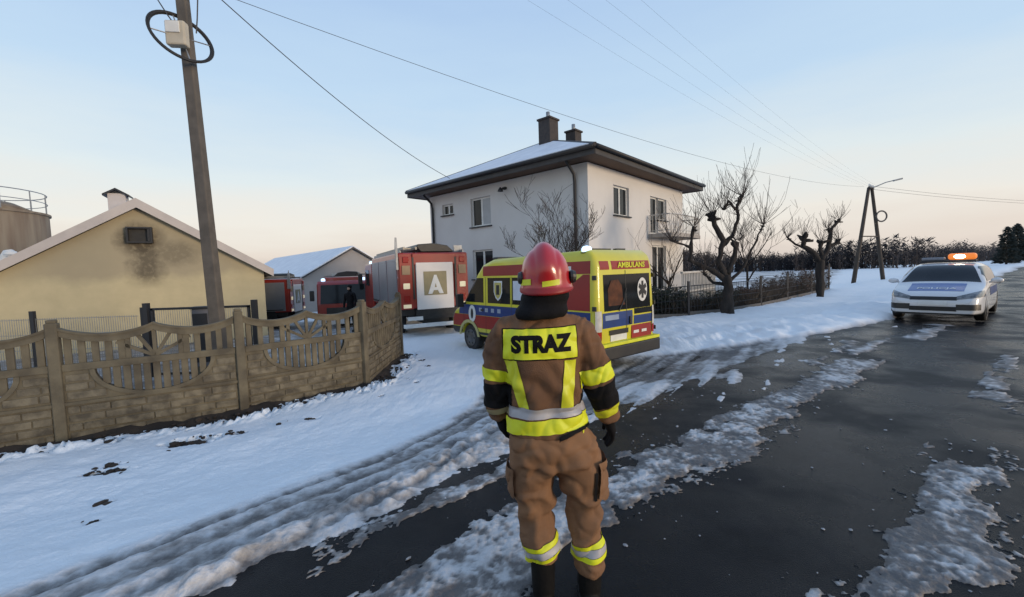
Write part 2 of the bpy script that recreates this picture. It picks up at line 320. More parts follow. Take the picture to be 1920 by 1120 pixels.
def snow_material():
    m = bpy.data.materials.new('snow'); m.use_nodes = True; t = m.node_tree; b = t.nodes['Principled BSDF']
    at = t.nodes.new('ShaderNodeAttribute'); at.attribute_name = 'dirt_shade'
    geo = t.nodes.new('ShaderNodeNewGeometry'); n = t.nodes.new('ShaderNodeTexNoise'); n.inputs['Scale'].default_value = 9; n.inputs['Detail'].default_value = 8; n.inputs['Roughness'].default_value = .7
    t.links.new(geo.outputs['Position'], n.inputs['Vector'])
    ma = t.nodes.new('ShaderNodeMath'); ma.operation = 'MULTIPLY_ADD'; ma.inputs[1].default_value = 0.9; ma.inputs[2].default_value = -0.45
    t.links.new(n.outputs['Fac'], ma.inputs[0])
    m2 = t.nodes.new('ShaderNodeMath'); m2.operation = 'MULTIPLY'; t.links.new(ma.outputs[0], m2.inputs[0])
    lim = t.nodes.new('ShaderNodeMath'); lim.operation = 'MULTIPLY_ADD'; lim.inputs[1].default_value = 1.2; lim.inputs[2].default_value = 0.06; t.links.new(at.outputs['Fac'], lim.inputs[0])
    t.links.new(lim.outputs[0], m2.inputs[1])
    ad = t.nodes.new('ShaderNodeMath'); ad.operation = 'ADD'; ad.use_clamp = True
    t.links.new(at.outputs['Fac'], ad.inputs[0]); t.links.new(m2.outputs[0], ad.inputs[1])
    r = t.nodes.new('ShaderNodeValToRGB'); el = r.color_ramp.elements
    el[0].position = 0; el[0].color = (0.80, 0.825, 0.845, 1); el[1].position = 1; el[1].color = (0.12, 0.11, 0.105, 1)
    e = el.new(0.35); e.color = (0.60, 0.60, 0.61, 1); e = el.new(0.7); e.color = (0.30, 0.285, 0.275, 1)
    t.links.new(ad.outputs[0], r.inputs[0]); t.links.new(r.outputs[0], b.inputs['Base Color'])
    b.inputs['Roughness'].default_value = 0.55; b.inputs['Specular IOR Level'].default_value = 0.3
    n2 = t.nodes.new('ShaderNodeTexNoise'); n2.inputs['Scale'].default_value = 38; n2.inputs['Detail'].default_value = 6; t.links.new(geo.outputs['Position'], n2.inputs['Vector'])
    bp = t.nodes.new('ShaderNodeBump'); bp.inputs['Strength'].default_value = 0.55; bp.inputs['Distance'].default_value = 0.02
    t.links.new(n2.outputs['Fac'], bp.inputs['Height']); t.links.new(bp.outputs[0], b.inputs['Normal'])
    return m
def asphalt_material():
    m = bpy.data.materials.new('wet_asphalt'); m.use_nodes = True; t = m.node_tree; b = t.nodes['Principled BSDF']
    geo = t.nodes.new('ShaderNodeNewGeometry')
    def nz(s, d=6, rough=.55):
        n = t.nodes.new('ShaderNodeTexNoise'); n.inputs['Scale'].default_value = s; n.inputs['Detail'].default_value = d; n.inputs['Roughness'].default_value = rough
        t.links.new(geo.outputs['Position'], n.inputs['Vector']); return n.outputs['Fac']
    r = t.nodes.new('ShaderNodeValToRGB'); r.color_ramp.elements[0].position = .35; r.color_ramp.elements[0].color = (0.005, 0.005, 0.0062, 1)
    r.color_ramp.elements[1].position = .75; r.color_ramp.elements[1].color = (0.013, 0.013, 0.015, 1); t.links.new(nz(2.2, 10, .7), r.inputs[0])
    t.links.new(r.outputs[0], b.inputs['Base Color'])
    r2 = t.nodes.new('ShaderNodeValToRGB'); r2.color_ramp.elements[0].position = .40; r2.color_ramp.elements[0].color = (.17,) * 3 + (1,); r2.color_ramp.elements[1].position = .62; r2.color_ramp.elements[1].color = (.50,) * 3 + (1,)
    t.links.new(nz(.9, 6), r2.inputs[0]); t.links.new(r2.outputs[0], b.inputs['Roughness'])
    bp = t.nodes.new('ShaderNodeBump'); bp.inputs['Strength'].default_value = .6; bp.inputs['Distance'].default_value = .008
    t.links.new(nz(130, 3), bp.inputs['Height']); t.links.new(bp.outputs[0], b.inputs['Normal'])
    b.inputs['Specular IOR Level'].default_value = .13
    return m
xs = axis_pts(-4.4, 4.6, 0.0145, -1600, 1600, 1.022); ys = axis_pts(1.7, 4.8, 0.0145, -40, 2200, 1.022)
GX, GY = np.meshgrid(xs, ys)
GT, GD = snow(GX, GY); GB = base(GX, GY)
far_ = np.hypot(GX, GY)
M_snow = snow_material()
snow_o = grid_object('snow', GX, GY, GB + GT, M_snow, {'dirt_shade': GD})
EX, EY = GX[::3, ::3], GY[::3, ::3]
EZ = base(EX, EY) - 0.02 - 0.0006 * np.hypot(EX, EY) + 0.012 * fbm(EX * 6, EY * 6, 5, 3) - 0.07 * (1 - SS((st(EX, EY)[1] - 4.2) / .8))
for hx, hy, hr, hb in HOLES: EZ = EZ + (0.05 if hr > .1 else .02) * np.exp(-(((EX - hx) / hr) ** 2 + ((EY - hy) / max(hb, .05)) ** 2)) * (1 + fbm(EX * 14, EY * 14, 6, 2))
for i in range(len(FP) - 1):
    (ax_, ay_), (bx_, by_) = FP[i], FP[i + 1]; L_ = math.hypot(bx_ - ax_, by_ - ay_); u_ = ((bx_ - ax_) / L_, (by_ - ay_) / L_)
    al = np.clip((EX - ax_) * u_[0] + (EY - ay_) * u_[1], 0, L_); dd_ = np.hypot(EX - ax_ - u_[0] * al, EY - ay_ - u_[1] * al)
    EZ = np.maximum(EZ, base(EX, EY) - .03 + (0.10 + .10 * fbm(EX * 5, EY * 5, 8, 3)) * np.exp(-(dd_ / .26) ** 2) - .06 * SS((dd_ - .3) / .2))
grid_object('ground', EX, EY, EZ, M_earth)
rs = axis_pts(-6, 14, 0.12, -30, 420, 1.03); rt_ = np.linspace(-2.6, 3.9, 60)
RS, RT = np.meshgrid(rs, rt_); RX, RY = xy(RS, RT)
grid_object('road', RX, RY, base(RX, RY) + 0.004 * fbm(RX * 3, RY * 3, 91, 3) - 0.06 * SS((RT - 3.4) / .5), asphalt_material())
# ------------------------------------------------------------------ house
def wall_panel(mb, fn, L, z0, z1, holes, depth=0.16):
    """wall face with openings and reveals; fn(a, d, z) maps along / inward / height"""
    As = sorted({0, L, *[v for h in holes for v in h[:2]]}); Zs = sorted({z0, z1, *[v for h in holes for v in h[2:]]})
    for i in range(len(As) - 1):
        for j in range(len(Zs) - 1):
            a0, a1, b0, b1 = As[i], As[i + 1], Zs[j], Zs[j + 1]; ca, cz = (a0 + a1) / 2, (b0 + b1) / 2
            if any(h[0] < ca < h[1] and h[2] < cz < h[3] for h in holes): continue
            mb.add([fn(a0, 0, b0), fn(a1, 0, b0), fn(a1, 0, b1), fn(a0, 0, b1)], [(0, 1, 2, 3)])
    for a0, a1, b0, b1 in holes:
        c = [(a0, b0), (a1, b0), (a1, b1), (a0, b1)]
        for k in range(4):
            p, q = c[k], c[(k + 1) % 4]
            mb.add([fn(p[0], 0, p[1]), fn(q[0], 0, q[1]), fn(q[0], depth, q[1]), fn(p[0], depth, p[1])], [(0, 1, 2, 3)])
def fbox(mb, fn, a0, a1, d0, d1, z0, z1):
    P = [fn(a, d, z) for a in (a0, a1) for d in (d0, d1) for z in (z0, z1)]
    mb.add(P, [(0, 1, 3, 2), (4, 6, 7, 5), (0, 4, 5, 1), (2, 3, 7, 6), (0, 2, 6, 4), (1, 5, 7, 3)])
def window(parent, fn, a0, a1, z0, z1, n=2, sill=True, d=0.10, frame=M_pvc, blind=None):
    w = 0.07; m = MB()
    fbox(m, fn, a0, a1, d, d + .06, z0, z0 + w); fbox(m, fn, a0, a1, d, d + .06, z1 - w, z1)
    fbox(m, fn, a0, a0 + w, d, d + .06, z0 + w, z1 - w); fbox(m, fn, a1 - w, a1, d, d + .06, z0 + w, z1 - w)
    for k in range(1, n): c = a0 + (a1 - a0) * k / n; fbox(m, fn, c - .05, c + .05, d, d + .06, z0 + w, z1 - w)
    o = m.build('window', frame, parent)
    for k in range(n):
        p0 = a0 + (a1 - a0) * k / n + (.05 if k else w); p1 = a0 + (a1 - a0) * (k + 1) / n - (.05 if k < n - 1 else w)
        mat_ = M_glass
        q = MB(); fbox(q, fn, p0, p1, d + .03, d + .045, z0 + w, z1 - w); q.build('pane', mat_, o)
        if blind and k in blind:
            q = MB(); fbox(q, fn, p0 + .004, p1 - .004, d + .012, d + .025, z0 + w + .004, z1 - w - .004); q.build('blind', M_blind, o)
    if sill:
        q = MB(); fbox(q, fn, a0 - .06, a1 + .06, -.09, .10, z0 - .05, z0 - .003); q.build('sill', M_steel, o)
    return o
M_blind = mat('window_blind', (0.42, 0.43, 0.44), 0.6)
M_soot = mat('chimney_brick', (0.035, 0.03, 0.03), 0.8, (0.055, 0.045, 0.042), 8)
HC = Vector((2.8, 15.25, 0)); HA = R(138)
house = empty('house', (2.8, 15.25, -0.42), HA, 'white two storey house with dark hip roof, snow on one slope, and a balcony', 'house')
G = 0.42; HL = 9.0; ZE = 5.48 + G
fl = lambda a, d, z: (a, -d, z + G)          # left wall: along local x, outward +y
fr = lambda a, d, z: (d, -a, z + G)          # right wall: along local -y, outward -x
holesL = [(4.83, 6.07, 3.77, 5.02), (7.27, 8.06, 4.5, 5.0), (4.8, 6.06, 1.45, 2.74)]
holesR = [(1.84, 3.12, 3.8, 4.95), (5.15, 6.0, 3.22, 4.87), (6.0, 6.95, 3.88, 4.87), (5.3, 6.85, 0.6, 2.71)]
m = MB(); wall_panel(m, fl, HL, -0.05 - G, 5.5, holesL); m.build('wall', M_wallwhite, house)
m = MB(); wall_panel(m, fr, HL, -0.05 - G, 5.5, holesR); m.build('wall', M_wallwhite, house)
m = MB(); wall_panel(m, lambda a, d, z: (HL - d, -a, z + G), HL, -0.05 - G, 5.5, []); m.build('wall', M_wallwhite, house)
m = MB(); wall_panel(m, lambda a, d, z: (a, -HL + d, z + G), HL, -0.05 - G, 5.5, []); m.build('wall', M_wallwhite, house)
window(house, fl, *holesL[0], blind=(0,)); window(house, fl, *holesL[1], n=2); window(house, fl, *holesL[2])
window(house, fr, *holesR[0]); window(house, fr, *holesR[1], n=1, sill=False); window(house, fr, *holesR[2], n=1); window(house, fr, *holesR[3], n=2, sill=False)
ov = 0.75; e0, e1 = -ov, HL + ov; ze = ZE + 0.05
m = MB()      # soffit and fascia ring
m.add([(e0, -e0, ze), (e1, -e0, ze), (e1, -e1, ze), (e0, -e1, ze)], [(0, 1, 2, 3)]); m.build('soffit', M_soffit, house)
m = MB(); fz = 0.26
for (a, b) in (((e0, -e0), (e1, -e0)), ((e1, -e0), (e1, -e1)), ((e1, -e1), (e0, -e1)), ((e0, -e1), (e0, -e0))):
    a, b = Vector((*a, 0)), Vector((*b, 0)); d = (b - a).normalized(); c = (a + b) / 2; m.box((c.x, c.y, ze + fz / 2 - .03), ((b - a).length + .0, .05, fz), math.atan2(d.y, d.x))
m.build('fascia', M_rooftile, house)
for (a, b) in (((e0, -e0), (e1, -e0)), ((e0, -e1), (e0, -e0))):
    a, b = Vector((*a, ze + fz - .05)), Vector((*b, ze + fz - .05)); off_ = Vector((0, .09, 0)) if a.y == b.y else Vector((-.09, 0, 0))
    MB().tube([a + off_, b + off_], .075, 8).build('gutter', M_steel, house, smooth=True)
zr = 8.0 + G; zt = ze + fz; c0, c1 = 3.9, 5.1
A, B, C, D_ = (e0 - .05, -e0 + .05, zt), (e1 + .05, -e0 + .05, zt), (e1 + .05, -e1 - .05, zt), (e0 - .05, -e1 - .05, zt)
R1, R2 = (4.5, -c0, zr), (4.5, -c1, zr)
def roof_face(pts, name, m_, up=0.0):
    P = [Vector(p) for p in pts]; n_ = (P[1] - P[0]).cross(P[2] - P[0]).normalized(); n_ = n_ if n_.z > 0 else -n_
    k = len(P); vs_ = [p + n_ * up for p in P] + [p - n_ * (0.09 if up == 0 else -.002) for p in P]
    mm = MB(); mm.add(vs_, [tuple(range(k)), tuple(range(k, 2 * k))[::-1]] + [(i, (i + 1) % k, k + (i + 1) % k, k + i) for i in range(k)]); return mm.build(name, m_, house)
roof_face([A, B, R1], 'roof_slope', M_rooftile); roof_face([B, C, R2, R1], 'roof_slope', M_rooftile)
roof_face([C, D_, R2], 'roof_slope', M_rooftile); roof_face([D_, A, R1, R2], 'roof_slope', M_rooftile)
def inset(p, c, k): return tuple(Vector(p).lerp(Vector(c), k))
cL = ((A[0] + B[0] + R1[0]) / 3, (A[1] + B[1] + R1[1]) / 3, (A[2] + B[2] + R1[2]) / 3)
M_roofsnow = mat('roof_snow', (0.80, 0.80, 0.82), 0.6, (0.70, 0.70, 0.73), 1.5, 0.3, 12)
roof_face([inset(A, cL, .05), inset(B, cL, .02), inset(R1, cL, .03)], 'roof_snow', M_roofsnow, 0.05)
rh = MB(); rh.tube([A, R1], .07, 6); rh.tube([B, R1], .07, 6); rh.tube([R1, R2], .07, 6); rh.tube([D_, R2], .07, 6); rh.build('roof_ridge', M_rooftile, house)
def to_house(x, y): d = Vector((x, y, 0)) - HC; h = Vector((math.cos(HA), math.sin(HA), 0)); q = Vector((-h.y, h.x, 0)); return d.dot(h), d.dot(q)
for (wx, wy, sz, z0, z1) in ((1.95, 20.3, .66, 7.0, 8.66), (3.3, 21.5, .56, 7.0, 8.46)):
    a, b = to_house(wx, wy); mm = MB(); mm.box((a, b, (z0 + z1) / 2 + G), (sz, sz, z1 - z0)); ch = mm.build('chimney', M_soot, house, bev=.01)
    mm = MB(); mm.box((a, b, z1 + G + .03), (sz + .1, sz + .1, .08)); mm.build('chimney_cap', M_soot, ch)
    if sz < .7: MB().tube([(a, b, z1 + G), (a, b, z1 + .4 + G)], .09, 8).build('flue_pipe', M_galv, ch, smooth=True)
for a, side in ((.5, fl), (8.72, fl)):
    P = [side(a, -.6, 5.62), side(a, -.55, 5.5), side(a, -.12, 5.15), side(a, -.08, 4.9), side(a, -.08, -.3)]
    MB().tube(P, .055, 8).build('downpipe', M_steel, house, smooth=True)
m = MB(); fbox(m, fl, 3.85, 4.0, -.12, 0.0, 5.12, 5.22); m.tube([fl(3.92, -.1, 5.16), fl(3.92, -.3, 5.12)], .03, 6); m.lathe([(0.03, .12), (.11, .0), (.12, -.05), (.02, -.06)], fl(3.92, -.32, 5.06), n=10)
m.build('wall_lamp', M_steel, house)
# balcony and terrace railings on the sunny side
m = MB(); pl = [(4.9 + 3.7 * k / 12, -(1.0 + .18 * math.sin(math.pi * k / 12))) for k in range(13)]
poly = [(4.9, 0.02)] + pl + [(8.6, 0.02)]
zt0, zt1 = 3.02, 3.18; n_ = len(poly)
m.add([fr(a, d, zt0) for a, d in poly] + [fr(a, d, zt1) for a, d in poly], [tuple(range(n_))[::-1], tuple(range(n_, 2 * n_))] + [(i, (i + 1) % n_, n_ + (i + 1) % n_, n_ + i) for i in range(n_)])
balc = m.build('balcony', mat('balcony_concrete', (0.36, 0.33, 0.30), .85, (.28, .26, .24), 4), house)
M_rail = mat('pale_railing', (0.52, 0.50, 0.47), .5)
rail_path = [(4.94, -.05)] + [(a, d + .04) for a, d in pl] + [(8.56, -.05)]
mm = MB(); mm.tube([fr(a, d, 3.98) for a, d in rail_path], .028, 6); mm.tube([fr(a, d, 3.3) for a, d in rail_path], .018, 6); mm.build('handrail', M_rail, balc)
for i in range(len(rail_path) - 1):
    (a, d), (a2, d2) = rail_path[i], rail_path[i + 1]; L_ = math.hypot(a2 - a, d2 - d); q = max(1, round(L_ / .16))
    for k in range(q): f = k / q; MB().tube([fr(a + (a2 - a) * f, d + (d2 - d) * f, 3.18), fr(a + (a2 - a) * f, d + (d2 - d) * f, 3.98)], .012, 5).build('baluster', M_rail, balc)
m = MB(); fbox(m, fr, 4.6, 9.0, -1.6, 0.02, -.4, .5); terr = m.build('terrace', mat('terrace_concrete', (0.30, 0.28, 0.25), .9), house)
mm = MB(); fbox(mm, fr, 4.6, 9.0, -1.6, -1.5, 1.42, 1.5); fbox(mm, fr, 4.6, 9.0, -1.58, -1.52, .62, .68); mm.build('handrail', M_rail, terr)
for k in range(23): a = 4.65 + k * .195; q = MB(); fbox(q, fr, a, a + .07, -1.57, -1.53, .5, 1.42); q.build('baluster', M_rail, terr)
# porch roof sticking out past the far corner
m = MB(); m.add([fl(9.0, .6, 3.0), fl(10.1, .6, 2.7), fl(10.1, -.5, 2.7), fl(9.0, -.5, 3.0), fl(9.0, .6, 3.16), fl(10.1, .6, 2.86), fl(10.1, -.5, 2.86), fl(9.0, -.5, 3.16)], [(0, 3, 2, 1), (4, 5, 6, 7), (0, 1, 5, 4), (2, 3, 7, 6), (1, 2, 6, 5), (0, 4, 7, 3)])
m.build('porch_roof', M_rooftile, house)

# ------------------------------------------------------------------ yellow barn
def barn_material():
    m = bpy.data.materials.new('barn_gable_render'); m.use_nodes = True; t = m.node_tree; b = t.nodes['Principled BSDF']; b.inputs['Roughness'].default_value = .93
    tc = t.nodes.new('ShaderNodeTexCoord'); sx = t.nodes.new('ShaderNodeSeparateXYZ'); t.links.new(tc.outputs['Object'], sx.inputs[0])
    def nz(scale, d=6, rough=.6):
        n = t.nodes.new('ShaderNodeTexNoise'); n.inputs['Scale'].default_value = scale; n.inputs['Detail'].default_value = d; n.inputs['Roughness'].default_value = rough; t.links.new(tc.outputs['Object'], n.inputs['Vector']); return n.outputs['Fac']
    def ma(op, a, b_=0.0, c=0.0, clamp=False):
        n = t.nodes.new('ShaderNodeMath'); n.operation = op; n.use_clamp = clamp
        for i, v in enumerate((a, b_, c)):
            if isinstance(v, (int, float)): n.inputs[i].default_value = v
            else: t.links.new(v, n.inputs[i])
        return n.outputs[0]
    def mix(f, A_, B_):
        n = t.nodes.new('ShaderNodeMix'); n.data_type = 'RGBA'
        if isinstance(f, (int, float)): n.inputs['Factor'].default_value = f
        else: t.links.new(f, n.inputs['Factor'])
        for k, v in (('A', A_), ('B', B_)):
            if isinstance(v, tuple): n.inputs[k].default_value = (*v, 1)
            else: t.links.new(v, n.inputs[k])
        return n.outputs['Result']
    X, Z = sx.outputs['X'], sx.outputs['Z']; N1, N2, N3 = nz(.55), nz(2.0), nz(7.0)
    ramp = lambda v, lo, hi: ma('MULTIPLY_ADD', v, 1 / (hi - lo), -lo / (hi - lo), True)
    col = mix(ramp(N2, .3, .7), (0.50, 0.435, 0.275), (0.43, 0.375, 0.24))
    damp = ramp(ma('ADD', Z, ma('MULTIPLY_ADD', N1, 1.3, -.65)), 2.75, 3.1)          # weathered upper wall
    damp = ma('MULTIPLY', damp, ma('SUBTRACT', 1.0, ramp(ma('ABSOLUTE', ma('ADD', X, -.1)), 2.2, 4.4)))
    col = mix(ma('MULTIPLY', damp, .7), col, (0.29, 0.25, 0.18))
    # soot round and under the vent (vent at x 0, z 4.4 in object space)
    dx = ma('ABSOLUTE', X); dz = ma('ADD', Z, -4.15)
    e = ma('SQRT', ma('ADD', ma('POWER', ma('MULTIPLY', dx, 1.5), 2.0), ma('POWER', ma('MULTIPLY', dz, 1.55), 2.0)))
    halo = ma('SUBTRACT', 1.0, ramp(ma('ADD', e, ma('MULTIPLY_ADD', N2, .9, -.45)), .45, 1.15), 0, True)
    dx2 = ma('ABSOLUTE', ma('ADD', X, -.12)); drip = ma('SUBTRACT', 1.0, ramp(ma('ADD', dx2, ma('MULTIPLY_ADD', N2, 1.1, -.55)), .12, .62), 0, True)
    drip = ma('MULTIPLY', drip, ma('MULTIPLY', ramp(Z, 2.55, 3.0), ma('SUBTRACT', 1.0, ramp(Z, 4.0, 4.3))))
    lobe = ma('SQRT', ma('ADD', ma('POWER', ma('ADD', X, -.9), 2.0), ma('POWER', ma('MULTIPLY', ma('ADD', Z, -3.75), 1.5), 2.0)))
    lobe = ma('MULTIPLY', ma('SUBTRACT', 1.0, ramp(ma('ADD', lobe, ma('MULTIPLY_ADD', N2, .9, -.45)), .35, .85), 0, True), .45)
    st_ = ma('MAXIMUM', ma('MAXIMUM', ma('MULTIPLY', halo, .85), ma('MULTIPLY', drip, .72)), lobe)
    st_ = ma('MULTIPLY', st_, ramp(N3, .1, .5), 0, True)
    col = mix(st_, col, (0.045, 0.035, 0.026))
    t.links.new(col, b.inputs['Base Color'])
    bp = t.nodes.new('ShaderNodeBump'); bp.inputs['Strength'].default_value = .3; bp.inputs['Distance'].default_value = .01; t.links.new(nz(60), bp.inputs['Height']); t.links.new(bp.outputs[0], b.inputs['Normal'])
    return m
M_verge = mat('pale_verge', (0.50, 0.455, 0.43), .6, (.44, .40, .38), 2)
BX, BY, BG = -12.2, 14.22, -1.0
barn = empty('barn', (BX, BY, BG), R(31), 'yellow rendered barn with a sooty vent in its gable and pale roof edge', 'barn')
bw, be, ba, bl = 3.45, 2.08 - BG, 4.25 - BG, 15.0
m = MB(); m.prism([(-bw, 0), (bw, 0), (bw, be), (0, ba), (-bw, be)], 0, .25); m.build('gable_wall', barn_material(), barn)
m = MB(); m.box((bw - .125, bl / 2 + .12, be / 2), (.25, bl - .26, be)); m.build('side_wall', M_render, barn)
m = MB(); m.box((-bw + .125, bl / 2 + .12, be / 2), (.25, bl - .26, be)); m.build('side_wall', M_render, barn)
sl = (ba - be) / bw
for sgn in (-1, 1):
    ex = bw + .30
    P = [(0, ba + .02), (sgn * ex, ba + .02 - sl * ex), (sgn * ex, ba + .14 - sl * ex), (0, ba + .16)]
    m = MB(); m.prism(P, -.22, bl); rf = m.build('roof_slope', M_steel, barn)
    m = MB(); m.prism([(0, ba + .16), (sgn * ex, ba + .14 - sl * ex), (sgn * (ex + .02), ba + .24 - sl * ex), (0, ba + .28)], -.20, bl); m.build('roof_snow', M_roofsnow, rf)
    m = MB(); m.prism([(0, ba - .03), (sgn * (ex + .01), ba - .03 - sl * ex), (sgn * (ex + .03), ba + .235 - sl * ex), (0, ba + .275)], -.26, -.205); m.build('verge_board', M_verge, rf)
# vent in the gable
m = MB(); vz = 3.34 - BG
for dz_, h_ in ((.235, .05), (-.235, .05)): m.box((0, -.07, vz + dz_), (.66, .22, h_))
for dx_ in (-.305, .305): m.box((dx_, -.07, vz), (.05, .22, .42))
vent = m.build('wall_vent', M_steel, barn); m = MB(); m.box((0, -.012, vz), (.56, .02, .42)); m.build('vent_opening', M_black, vent)
m = MB(); m.box((.24, -.1, vz), (.07, .12, .40))
m.build('vent_louvre', M_steel, vent)
# chimney like vent with a small gable cap
m = MB(); m.box((-.66, 1.0, 4.25 - BG), (.46, .46, 1.1)); rv = m.build('roof_vent', M_verge, barn, bev=.01)
zc = 4.80 - BG
m = MB(); m.prism([(-1.0, zc - .10), (-.66, zc + .11), (-.32, zc - .10), (-.32, zc - .04), (-.66, zc + .17), (-1.0, zc - .04)], .68, 1.32); m.prism([(-.88, zc - .05), (-.44, zc - .05), (-.66, zc + .10)], .78, .82); m.build('vent_cap', M_steel, rv)

# ------------------------------------------------------------------ silo
def streak(name, c1, c2): return mat(name, c1, .85, c2, 2.2, .3, 30, stretch=(1, 1, .12), lo=.35, hi=.7)
M_silo = streak('silo_concrete', (0.235, 0.195, 0.145), (0.13, 0.09, 0.065))
silo = empty('silo', (-26.35, 21, -1.1), 0, 'brown stained concrete silo with a railing round its top behind the barn roof', 'silo')
zs = 5.5 + 1.1; MB().lathe([(2.75, 0), (2.75, zs - .12), (2.83, zs - .1), (2.83, zs), (2.7, zs)], n=40).build('shell', M_silo, silo, smooth=False)
MB().lathe([(2.6, zs - .05), (1.6, zs + .5), (.4, zs + .75), (.05, zs + .78)], n=32).build('dome', M_silo, silo, smooth=True)
def ring(r, z, th, n=40): return [(r * math.cos(2 * math.pi * k / n), r * math.sin(2 * math.pi * k / n), z) for k in range(n + 1)]
MB().tube(ring(2.72, zs + 1.0, 0), .025, 5).build('top_rail', M_galv, silo); MB().tube(ring(2.72, zs + .55, 0), .02, 5).build('middle_rail', M_galv, silo)
for k in range(14):
    a = 2 * math.pi * (k + .35) / 14; MB().tube([(2.72 * math.cos(a), 2.72 * math.sin(a), zs), (2.72 * math.cos(a), 2.72 * math.sin(a), zs + 1.0)], .025, 5).build('railing_post', M_galv, silo)
a0 = R(-38); m = MB()
for da in (-.08, .08):
    m.tube([(2.95 * math.cos(a0 + da), 2.95 * math.sin(a0 + da), 0.3), (2.95 * math.cos(a0 + da), 2.95 * math.sin(a0 + da), zs + 1.05)], .035, 6)
for k in range(22): z = .5 + k * .3; m.tube([(2.95 * math.cos(a0 - .08), 2.95 * math.sin(a0 - .08), z), (2.95 * math.cos(a0 + .08), 2.95 * math.sin(a0 + .08), z)], .018, 5)
m.build('ladder', M_steel, silo)
m = MB(); m.tube([(2.9 * math.cos(a0) - .1, 2.9 * math.sin(a0), zs - .25), (2.9 * math.cos(a0) + .38, 2.9 * math.sin(a0) - .1, zs - .25)], .09, 8); m.build('outlet_pipe', M_steel, silo)
cowl = empty('vent_pipe', (-19.6, 16.6, -1.0), 0, 'white bent vent pipe in front of the brown silo', 'pipe')
MB().tube([(0, 0, 0), (0, 0, 3.75), (.05, 0, 3.95), (.17, 0, 4.08), (.34, 0, 4.08)], [.12, .12, .13, .15, .16], 12).build('pipe', M_white, cowl, smooth=True)
MB().lathe([(.18, 4.02), (.2, 4.05), (.16, 4.16), (.02, 4.2)], (.3, 0, 0), n=14).build('cowl', M_white, cowl, smooth=True)

# ------------------------------------------------------------------ grey barn at the back of the yard
gb = empty('grey_barn', (-14.0, 38.0, -1.35), R(43.4), 'low grey barn at the end of the yard with a snowy roof', 'barn')
gw, ge, ga, gl = 4.3, 1.75 + 1.35, 4.2 + 1.35, 24
m = MB(); m.prism([(-gw, 0), (gw, 0), (gw, ge), (0, ga), (-gw, ge)], 0, .3); m.build('gable_wall', M_wallgrey, gb)
m = MB(); m.box((-gw + .15, gl / 2 + .2, ge / 2), (.3, gl - .4, ge)); m.build('side_wall', M_wallgrey, gb)
gs = (ga - ge) / gw
for sgn in (-1, 1):
    ex = gw + .6
    m = MB(); m.prism([(0, ga + .01), (sgn * ex, ga + .01 - gs * ex), (sgn * ex, ga + .15 - gs * ex), (0, ga + .16)], -.3, gl); rf = m.build('roof_slope', M_rooftile, gb)
    m = MB(); m.prism([(0, ga + .16), (sgn * ex, ga + .15 - gs * ex), (sgn * ex, ga + .25 - gs * ex), (0, ga + .27)], -.26, gl); m.build('roof_snow', M_roofsnow, rf)
for k in range(5):
    m = MB(); m.box((-gw - .02, 4 + k * 4.2, 1.6), (.08, 1.4, .9)); m.build('window', M_glass, gb)

